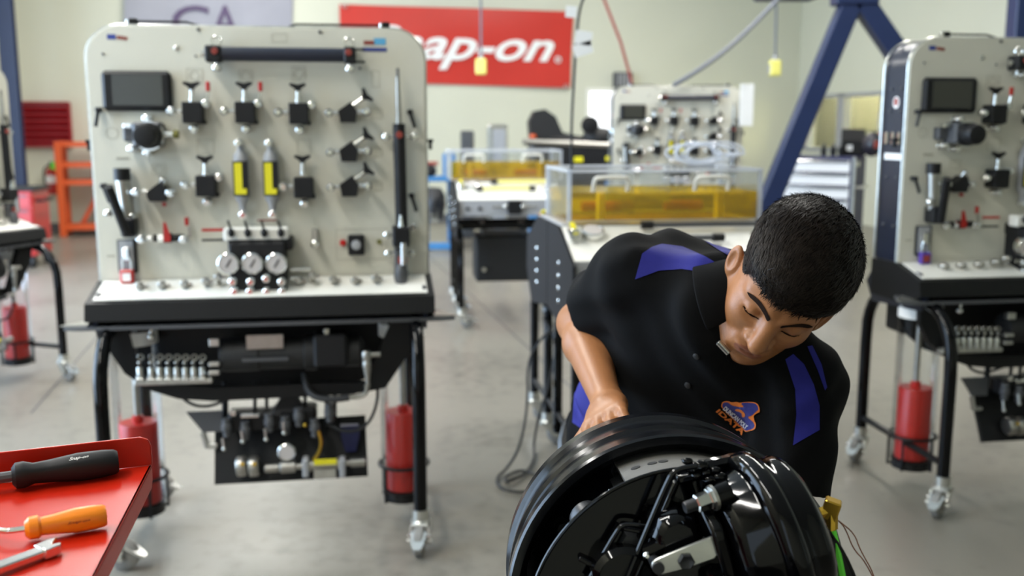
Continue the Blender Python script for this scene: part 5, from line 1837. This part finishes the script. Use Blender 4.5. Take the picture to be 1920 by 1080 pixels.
def np_mesh(name, chunks, mats):
    vs, fs, o = [], [], 0
    for v, f in chunks:
        vs.append(v)
        fs.append(f + o)
        o += len(v)
    v = np.concatenate(vs)
    f = np.concatenate(fs)
    me = bpy.data.meshes.new(name)
    me.vertices.add(len(v))
    me.vertices.foreach_set('co', v.astype(np.float32).ravel())
    me.loops.add(len(f) * 4)
    me.loops.foreach_set('vertex_index', f.astype(np.int32).ravel())
    me.polygons.add(len(f))
    me.polygons.foreach_set('loop_start', np.arange(0, len(f) * 4, 4, dtype=np.int32))
    me.update(calc_edges=True)
    me.validate()
    me.polygons.foreach_set('use_smooth', [True] * len(me.polygons))
    for m_ in mats:
        me.materials.append(M[m_])
    return me


def sstep(a, b, x):
    t_ = np.clip((x - a) / (b - a), 0, 1)
    return t_ * t_ * (3 - 2 * t_)


# --- joints (world)
HO = PZ(1473, 527, 1.47)
phi = rad(54)
ia, ib = .47, .883
HU = cw(ia * math.cos(phi), ib * math.cos(phi), math.sin(phi))
HF = cw(-ia * math.sin(phi), -ib * math.sin(phi), math.cos(phi))
HR = HF.cross(HU)                 # his right
HSC = .97
HM = Matrix((HR, HF, HU)).transposed()
HMn = np.array(HM, dtype=np.float32)
HOn = arr(HO)
SR, SL = P(1190, 520, 1.63), P(1500, 722, 1.50)
ER, WR = P(1084, 606, 1.81), P(1141, 762, 1.51)
EL, WL = P(1468, 945, 1.45), P(1378, 1000, 1.43)
MS = (SR + SL) / 2
WA = P(1215, 850, 1.93)
TU = (MS - WA).normalized()
TL_ = (SL - SR)
TL_ = (TL_ - TU * TL_.dot(TU)).normalized()
TF = TL_.cross(TU)
if TF.y > 0:
    TF = -TF
TLEN = (MS - WA).length
NB = MS + TU * .045 - TF * .015
NT = HO + HM @ Vector((0, -.035, -.065))
TMn = np.array(Matrix((TL_, TF, TU)), dtype=np.float32)      # rows: world -> torso


def head_local(p):
    return (p - HOn) @ HMn


NBl = HM.transposed() @ (NB - HO) / HSC


def head_fn(p, hair=False):
    """p in head-local coordinates: x right, y forward, z up; left-right symmetric except the neck"""
    q = p.copy()
    q[..., 0] = np.abs(q[..., 0])
    cr = sd_ell(q, (0, -.012, .030), (.0745, .097, .083))
    d = smin(cr, sd_ell(q, (0, .022, -.028), (.0620, .066, .085)), .03)
    d = smin(d, sd_ell(q, (0, .046, -.084), (.044, .042, .034)), .03)           # jaw
    d = smin(d, sd_rc(q, (.046, .0, -.052), (.020, .068, -.098), .022, .018), .028)
    d = smin(d, sd_ell(q, (.038, .056, -.030), (.022, .022, .020)), .032)        # cheek bone
    d = smin(d, sd_rc(q, (.012, .082, .019), (.046, .060, .016), .0105, .009), .016)   # brow
    d = smax(d, -sd_ell(q, (.0325, .096, -.003), (.017, .018, .012)), .014)       # eye socket
    d = smin(d, sd_ell(q, (.0320, .0710, -.003), (.0145, .0145, .0125)), .005)      # closed lid
    d = smax(d, -sd_rc(q, (.020, .0850, -.0110), (.0440, .0755, -.0095), .0016, .0016), .003)
    d = smin(d, sd_rc(q, (0, .083, .008), (0, .1070, -.037), .0088, .0145), .014)       # nose
    d = smin(d, sd_ell(q, (.0150, .0940, -.0405), (.0092, .0110, .0085)), .007)
    d = smax(d, -sd_ell(q, (.0065, .101, -.0505), (.0042, .005, .003)), .003)
    d = smin(d, sd_ell(q, (0, .0840, -.070), (.030, .012, .020)), .014)
    d = smin(d, sd_ell(q, (.006, .0930, -.0675), (.017, .0075, .0055)), .005)       # lips
    d = smin(d, sd_ell(q, (0, .0915, -.0795), (.0175, .0085, .0065)), .005)
    d = smax(d, -sd_rc(q, (0, .1005, -.0730), (.0240, .0870, -.0740), .0014, .0012), .0035)
    d = smax(d, -sd_ell(q, (0, .102, -.0895), (.014, .006, .0045)), .006)
    d = smin(d, sd_ell(q, (0, .0820, -.1040), (.019, .015, .015)), .014)           # chin
    # ear: a tilted shell with a rim
    lf_ = (p[..., 0] < 0).astype(np.float32)[..., None]
    e = q - np.array([.0740, -.002, -.020], dtype=np.float32) - lf_ * np.array([.003, .012, -.014], dtype=np.float32)
    ca, sa_ = math.cos(.65), math.sin(.65)
    ex = e[..., 0] * ca - (-e[..., 1]) * sa_
    ey = e[..., 1] * ca - e[..., 0] * sa_
    E = np.stack([ex, ey + .15 * e[..., 2], e[..., 2]], -1)
    ear = sd_ell(E, (.002, -.008, 0), (.0080, .0150, .029))
    ear = smax(ear, -sd_ell(E, (.010, -.006, .003), (.0068, .0090, .018)), .004)
    d = smin(d, ear, .006)
    if hair:
        return d, cr
    nk = sd_rc(p, (0, -.030, -.060), (NBl.x, NBl.y, NBl.z), .051, .060)
    return smin(d, nk, .028)


hv, hf = surface_nets(head_fn, (-.17, -.17, -.24), (.14, .15, .15), .0024)
hv_w = HSC * hv @ HMn.T.astype(float) + np.array(HO)

# --- body core with arms and hands
dr_back = DC - BA * .205


def finger(p, base, dirv, bend, side, L, r):
    """three phalanges curling towards bend"""
    d = None
    a = base
    ang = .18
    for k, (f_, dr) in enumerate(((.45, 1.0), (.30, .92), (.25, .82))):
        v = dirv * math.cos(ang) + bend * math.sin(ang)
        b = a + v * (L * f_)
        s = sd_rc(p, a, b, r * dr, r * dr * .92)
        d = s if d is None else smin(d, s, .004)
        a = b
        ang += .38
    return d


def hand(p, wr, dirv, bend, thumb_side, sc=1.0):
    x = dirv.normalized()
    n_ = (bend - x * bend.dot(x)).normalized()
    s = (thumb_side - x * thumb_side.dot(x) - n_ * thumb_side.dot(n_)).normalized()
    d = sd_rc(p, wr - x * .02, wr + x * .035, .0245, .026)
    for k, o_ in enumerate((.027, .009, -.009, -.026)):
        d = smin(d, sd_rc(p, wr + x * .015 + s * o_ * .6, wr + x * .085 + s * o_, .017, .0115), .012)
    for k, (o_, L) in enumerate(((.028, .072), (.009, .080), (-.010, .074), (-.028, .058))):
        f = finger(p, wr + x * (.088 - .004 * abs(k - 1)) + s * o_ * 1.02, (x + s * o_ * 2.2).normalized(), n_, s, L, .0092)
        d = smin(d, f, .005)
    a = wr + x * .022 + s * .024 + n_ * .006
    b = a + (x * .55 + s * .72 + n_ * .25).normalized() * .042
    c = b + (x * .82 + s * .38 + n_ * .32).normalized() * .030
    e = c + (x * .9 + s * .1 + n_ * .4).normalized() * .024
    th = smin(smin(sd_rc(p, a, b, .0165, .0115), sd_rc(p, b, c, .011, .0100), .006), sd_rc(p, c, e, .0098, .008), .004)
    return smin(d, th, .010)


HDR = (P(1124, 812, 1.335) - WR).normalized()
HDL = (P(1310, 1030, 1.40) - WL).normalized()


def arm_fn(p):
    d = sd_rc(p, SR, SR + (ER - SR) * .55, .054, .047)
    d = smin(d, sd_rc(p, SR + (ER - SR) * .5, ER, .046, .037), .02)
    fm = ER + (WR - ER) * .28
    d = smin(d, sd_rc(p, ER, fm, .037, .0385), .015)
    d = smin(d, sd_rc(p, fm, WR, .0385, .0235), .015)
    d = smin(d, hand(p, WR, HDR, -BA * -1.0 * .0 + (dr_back - WR).normalized() * .6 + Vector((0, -1, -.1)), Vector((-1, 0, .1))), .012)
    l_ = sd_rc(p, SL, SL + (EL - SL) * .55, .054, .046)
    l_ = smin(l_, sd_rc(p, SL + (EL - SL) * .5, EL, .046, .037), .02)
    fm = EL + (WL - EL) * .3
    l_ = smin(l_, sd_rc(p, EL, fm, .037, .037), .015)
    l_ = smin(l_, sd_rc(p, fm, WL, .037, .0235), .015)
    l_ = smin(l_, hand(p, WL, HDL, Vector((0, -1, -.1)), Vector((0, -.2, 1))), .012)
    d = np.minimum(d, l_)
    t_ = torso(p, -.022)
    return smin(d, t_, .03)


def torso(p, grow=0.0):
    q = (p - arr(MS)) @ TMn.T
    a, b, c = q[..., 0], q[..., 1], q[..., 2]
    s = np.clip(-c / TLEN, -.25, 1.35)
    ra = np.interp(s, [-.25, -.08, 0, .12, .35, .7, 1.0, 1.35], [.055, .085, .135, .170, .180, .172, .172, .175]).astype(np.float32) + grow
    rb = np.interp(s, [-.25, -.08, 0, .12, .35, .7, 1.0, 1.35], [.05, .075, .090, .108, .120, .112, .112, .118]).astype(np.float32) + grow
    bc = np.interp(s, [-.25, 0, .3, 1.0], [-.01, -.01, .012, .0]).astype(np.float32)
    k = np.sqrt((a / ra) ** 2 + ((b - bc) / rb) ** 2)
    d = (k - 1) * np.minimum(ra, rb) * .9
    d = smax(d, c - .075 - grow, .05)
    return smax(d, -c - TLEN - .12 - grow, .03)


def wrinkle(p):
    q = (p - arr(MS)) @ TMn.T
    a, b, c = q[..., 0], q[..., 1], q[..., 2]
    w_ = np.sin(a * 46 + 9 * np.sin(c * 11)) * .0042 * (.5 + .5 * np.sin(c * 14 + a * 6))
    w_ += np.sin((a * .8 + c) * 38 + 3 * np.sin(b * 18)) * .0034
    w_ += np.sin((c - a * .6) * 74 + 4 * np.sin(a * 15)) * .0015
    return w_


SRe = SR + (ER - SR) * .60
SLe = SL + (EL - SL) * .86


def shirt_fn(p):
    d = torso(p, .006)
    y1 = sd_rc(p, NB - TU * .03, SR - (ER - SR).normalized() * .0, .066, .064)
    y2 = sd_rc(p, NB - TU * .03, SL, .066, .064)
    d = smin(d, smin(y1, y2, .05), .06)
    d = smin(d, sd_rc(p, P(1262, 514, 1.72), P(1385, 566, 1.68), .074, .078), .07)
    for (S_, E_, r0, r1) in ((SR, SRe, .062, .064), (SL, SLe, .062, .062)):
        ax = (E_ - S_).normalized()
        sl = sd_rc(p, S_, E_ + ax * .03, r0, r1)
        cut = (p - arr(E_)) @ arr(ax)
        sl = smax(sl, cut, .004)
        inner = sd_rc(p, S_ + (E_ - S_) * .35, E_ + ax * .06, r0 - .016, r1 - .014)
        sl = smax(sl, -np.maximum(inner, -(cut + .02)), .003)
        d = smin(d, sl, .03) if S_ is SL else smin(d, sl, .028)
    # neck opening
    nax = (NT - NB).normalized()
    d = smax(d, -sd_rc(p, NB + nax * .012, NT, .058, .062), .012)
    return d + wrinkle(p)


allp = [SR, SL, ER, WR, EL, WL, WA, MS, NT, WR + HDR * .2, WL + HDL * .2]
lo_ = [min(q[k] for q in allp) - .17 for k in range(3)]
hi_ = [max(q[k] for q in allp) + .17 for k in range(3)]
av, af = surface_nets(arm_fn, lo_, hi_, .0042)
me = np_mesh('person', [(hv_w - np.array([WA.x, WA.y, 0]), hf), (av - np.array([WA.x, WA.y, 0]), af)], ['skin', 'lips'])
PB = Vector((WA.x, WA.y, 0))
person = link('person', me, None, PB)
tag(person, 'short haired person in a black and blue polo bending over the brake drum', 'person')
# lip colour belongs to the lips themselves
cen = np.zeros(len(me.polygons) * 3, dtype=np.float32)
me.polygons.foreach_get('center', cen)
cl_ = ((cen.reshape(-1, 3) + arr(PB)) - HOn) @ HMn / HSC
lipm = (((cl_[:, 0] / .0235) ** 2 + ((cl_[:, 2] + .0735) / .0125) ** 2) < 1) & (cl_[:, 1] > .084)
mi = np.where(lipm, 1, 0).astype(np.int32)
me.polygons.foreach_set('material_index', mi)
inv = Matrix.Translation(-PB)

# --- shirt
sv, sf_ = surface_nets(shirt_fn, lo_, hi_, .0042)
me = np_mesh('shirt', [(sv - np.array(PB), sf_)], ['shirt'])
shirt = link('shirt', me, person)
sb = bvh_of(me, Matrix.Translation(PB))
CAMO = Vector((0, 0, H))
cray = lambda u, v: (CAMO, ray(u, v).normalized())
for nm, poly, mt, off_ in (
    ('shoulder_panel', [(1191, 524), (1204, 476), (1222, 464), (1241, 458), (1279, 463), (1323, 482), (1358, 503), (1336, 522), (1311, 510), (1279, 505), (1235, 508)], 'shirtb', .0012),
    ('shoulder_piping', [(1292, 437), (1323, 443), (1355, 461), (1380, 478), (1378, 487), (1348, 470), (1317, 450)], 'shirtb', .0012),
    ('sleeve_panel', [(1472, 674), (1487, 664), (1507, 683), (1526, 722), (1536, 761), (1536, 806), (1487, 835), (1493, 777), (1491, 730)], 'shirtb', .0012),
    ('sleeve_piping', [(1513, 650), (1522, 648), (1540, 684), (1550, 726), (1546, 732), (1534, 698)], 'shirtb', .0012),
    ('hip_panel', [(1083, 705), (1100, 690), (1125, 690), (1130, 740), (1132, 800), (1095, 806), (1074, 792), (1077, 745)], 'shirtb', .0012),
):
    project_patch(nm, poly, cray, sb, off_, mt, shirt, 6 if nm != 'hip_panel' else 2.2, inv=inv)
z9 = lambda L_: [(1320 + a / 9, 720 + b / 9) for a, b in L_]
project_patch('emblem_border', z9([(290, 390), (300, 310), (340, 280), (420, 275), (470, 300), (560, 290), (600, 310), (720, 295), (870, 305), (930, 360), (950, 470), (900, 490), (840, 530), (860, 620), (890, 690), (870, 770), (740, 805), (700, 800)]), cray, sb, .0016, 'orangep', shirt, 4, inv=inv, soft=1)
project_patch('emblem', z9([(312, 385), (318, 322), (345, 298), (410, 295), (470, 345), (590, 375), (690, 385), (620, 310), (730, 308), (860, 320), (910, 365), (925, 430), (880, 465), (815, 530), (740, 545), (845, 640), (868, 695), (850, 752), (740, 788), (700, 775)]), cray, sb, .0020, 'bluep', shirt, 4, inv=inv, soft=1)
project_patch('emblem_arc', z9([(525, 425), (560, 400), (630, 415), (690, 460), (715, 520), (700, 550), (650, 540), (655, 490), (620, 455), (560, 440)]), cray, sb, .0024, 'orangep', shirt, 4, inv=inv, soft=2)


def shirt_text(body, quad, m_, off_):
    vs, fs = text_mesh(body, 0, .035)
    A_, B_, C_, D_ = [Vector((*q, 0)) for q in z9(quad)]
    pp = [((A_ * (1 - u) + B_ * u) * (1 - v) + (D_ * (1 - u) + C_ * u) * v) for u, v in vs]
    project_patch('emblem_lettering', None, cray, sb, off_, m_, shirt, 5, [(p.x, p.y) for p in pp], fs, inv)


shirt_text('DUNCAN POLY', [(318, 412), (722, 768), (780, 700), (375, 352)], 'whitep', .0028)
shirt_text('IDATA', [(200, 452), (655, 858), (722, 792), (262, 402)], 'orangep', .0024)
for (px, py) in ((1306, 668), (1290, 722)):
    h_, n_, _, _ = sb.ray_cast(*cray(px, py))
    if h_:
        part('button', MB().lathe([(.0055, 0), (.0055, .002), (.004, .003)], h_ - PB, n_, 12), 'rubber', shirt)
# collar: stand and turned-down leaf round the neck
nax = (NT - NB).normalized()
fx_ = (TF - nax * TF.dot(nax)).normalized()
col = MB()
vs, fs = [], []
prof = [(.060, .002), (.061, .030), (.0635, .044), (.068, .046), (.073, .032), (.082, .010), (.088, -.006)]
NA = 44
for i in range(NA + 1):
    a = rad(14) + (2 * math.pi - rad(28)) * i / NA
    x, y, z = nax, None, None
    sd = nax.cross(fx_)
    dv = fx_ * math.cos(a) + sd * math.sin(a)
    open_ = abs(math.cos(a / 2)) ** 6
    for j, (r, tz) in enumerate(prof):
        drop = -.020 * open_ * (1 if j >= 4 else .35)
        vs.append(NB + dv * (r + .012 * open_ * (j >= 4)) + nax * (tz + drop - .004) - PB)
m_ = len(prof)
for i in range(NA):
    for j in range(m_ - 1):
        fs.append((i * m_ + j, (i + 1) * m_ + j, (i + 1) * m_ + j + 1, i * m_ + j + 1))
co = part('collar', MB().add(vs, fs), 'shirt', shirt, ang=60)
sm = co.modifiers.new('thick', 'SOLIDIFY')
sm.thickness = .002
sm = co.modifiers.new('smooth', 'SUBSURF')
sm.levels = sm.render_levels = 1

# --- hair
def hair_thick(q):
    x, y, z = np.abs(q[..., 0]), q[..., 1], q[..., 2]
    top = sstep(.020, .075, z)
    return .0030 + .011 * top + .005 * sstep(.02, .08, y) * top


def hair_fn(p):
    q = p.copy()
    q[..., 0] = np.abs(q[..., 0])
    d, cr = head_fn(q, True)
    # hairline: height above which hair grows, by how far forward the point is
    line = np.interp(q[..., 1], [-.11, -.06, -.03, -.012, .012, .030, .045, .060, .072, .09], [-.045, -.040, -.012, .018, .006, -.004, .030, .046, .052, .052]).astype(np.float32)
    lim = line - q[..., 2]
    h_ = cr - hair_thick(q)
    n_ = np.sin(q[..., 0] * 210 + q[..., 1] * 90) * np.sin(q[..., 1] * 170 - q[..., 2] * 120) * .0003
    return smax(h_ + n_, lim * .8, .006)


gv, gf = surface_nets(hair_fn, (-.12, -.15, -.07), (.12, .13, .16), .003)
gw = HSC * gv @ HMn.T.astype(float) + np.array(HO)
me = np_mesh('hair', [(gw - np.array(PB), gf)], ['hair'])
hair = link('hair', me, person)
# short strands combed forward, as real slivers
tri = gv[gf]
cen = tri.mean(1)
nr = np.cross(tri[:, 2] - tri[:, 0], tri[:, 3] - tri[:, 1])
ar = np.linalg.norm(nr, axis=1) + 1e-12
nr = nr / ar[:, None]
outward = ((cen - np.array([0, -.012, .03])) * nr).sum(1) > 0
pr = np.where(outward, ar, 0)
NS = 30000
pick = rng.choice(len(cen), NS, p=pr / pr.sum())
wts = rng.dirichlet((1, 1, 1, 1), NS)
root = (tri[pick] * wts[:, :, None]).sum(1)
n_ = nr[pick]
top = sstep(.0, .07, root[:, 2])
comb = np.array([.35, .9, .0])[None] * (.35 + .65 * top[:, None]) + np.array([0, -.15, -.75])[None] * (1 - top[:, None])
comb = comb + rng.normal(0, .17, (NS, 3))
comb -= n_ * (comb * n_).sum(1)[:, None]
comb /= np.linalg.norm(comb, axis=1)[:, None] + 1e-9
L_ = (.006 + .020 * top) * rng.uniform(.6, 1.15, NS)
side = np.cross(n_, comb)
wd = rng.uniform(.0005, .0010, NS)[:, None]
p0 = root - n_ * .0015
p1 = root + comb * (L_ * .5)[:, None] + n_ * (.0018 + .002 * top)[:, None]
p2 = root + comb * L_[:, None] + n_ * (.0010 + .0050 * top * rng.uniform(0, 1, NS) ** 2)[:, None]
vv = np.stack([p0 - side * wd, p0 + side * wd, p1 + side * wd * .8, p1 - side * wd * .8, p2 + side * wd * .15, p2 - side * wd * .15], 1).reshape(-1, 3)
b_ = np.arange(NS)[:, None] * 6
ff = np.concatenate([b_ + np.array([[0, 1, 2, 3]]), b_ + np.array([[3, 2, 4, 5]])])
vw = HSC * vv @ HMn.T.astype(float) + np.array(HO) - np.array(PB)
me = np_mesh('hair_strands', [(vw, ff)], ['hair'])
tag(link('hair_strands', me, hair), kind='stuff')
# --- brows and lashes laid on the face
hb = BVHTree.FromPolygons([Vector(v) for v in hv_w], [tuple(int(i) for i in q) for q in hf])
for s in (-1, 1):
    fr_ray = lambda u, v: (HO + HM @ Vector((u, .16, v)) * HSC, -(HM @ Vector((0, 1, 0))))
    brow = [(.009, .0145), (.015, .0200), (.024, .0238), (.034, .0252), (.045, .0222), (.056, .0140), (.048, .0128), (.042, .0155), (.034, .0170), (.024, .0146), (.016, .0100), (.010, .0066)]
    project_patch('eyebrow', [(x * s, z) for x, z in brow], fr_ray, hb, .0008, 'brow', person, .003, inv=inv, soft=2)
    lash = [(.018, -.0090), (.026, -.0118), (.036, -.0118), (.046, -.0088), (.048, -.0100), (.037, -.0140), (.026, -.0140), (.018, -.0108)]
    project_patch('eyelashes', [(x * s, z) for x, z in lash], fr_ray, hb, .0006, 'brow', person, .003, inv=inv, soft=2)
# --- belt, trousers and shoes (behind the drum)
hipc = WA + Vector((.0, .06, -.07))
fr2 = Vector((TL_.x, TL_.y, 0)).normalized()
kn = [hipc + fr2 * (.10 * s) + Vector((0, -.02, -.42)) for s in (-1, 1)]
an_ = [hipc + fr2 * (.11 * s) + Vector((0, .03, 0)) for s in (-1, 1)]
for q in an_:
    q.z = .09


def leg_fn(p):
    d = sd_ell((p - arr(hipc)), (0, 0, 0), (.165, .125, .13))
    for s in (0, 1):
        hj = hipc + fr2 * (.085 * (2 * s - 1)) - Z * .04
        l_ = smin(sd_rc(p, hj, kn[s], .088, .062), sd_rc(p, kn[s], an_[s], .062, .052), .02)
        d = smin(d, l_, .03)
    return d


lv, lf = surface_nets(leg_fn, (hipc.x - .3, hipc.y - .25, .0), (hipc.x + .3, hipc.y + .25, hipc.z + .2), .012)
tr_ = link('trousers', np_mesh('trousers', [(lv - np.array(PB), lf)], ['trouser']), person)
bel_ = MB()
pts = []
for k in range(28):
    a = 2 * math.pi * k / 28
    pts.append(WA - TU * .085 + TL_ * (.172 * math.cos(a)) + TF * (.128 * math.sin(a)) - PB)
bel_.tube(pts, .016, 8, closed=True)
part('belt', bel_, 'shoe', tr_)
for s in (0, 1):
    q = an_[s] - PB
    part('shoe', MB().ball((q.x, q.y - .08, .045), .05, 16, (.95, 2.3, .9)).box((q.x, q.y - .07, .008), (.088, .25, .016), ch=.006).cyl((q.x, q.y, .03), (q.x, q.y, .12), .05, .056), 'shoe', person)
# --- lapel microphone
h0, n0, _, _ = sb.ray_cast(*cray(1356, 652))
a, b = P(1345, 641, 1.0), P(1368, 664, 1.0)
yy = (h0.y if h0 else 1.5) - .012
a, b = P(1346, 641, yy), P(1367, 663, yy - .004)
t = thing('lapel_microphone', 'small silver clip microphone on the black polo collar', 'microphone', a)
part('mic_body', MB().lathe([(.003, 0), (.0048, .001), (.0048, (b - a).length - .001), (.003, (b - a).length)], (0, 0, 0), b - a, 12), 'steel', t)
part('mic_clip', MB().box((b - a) * .6 + Vector((.004, .012, -.002)), (.012, .012, .006), ch=.001), 'dark', t)
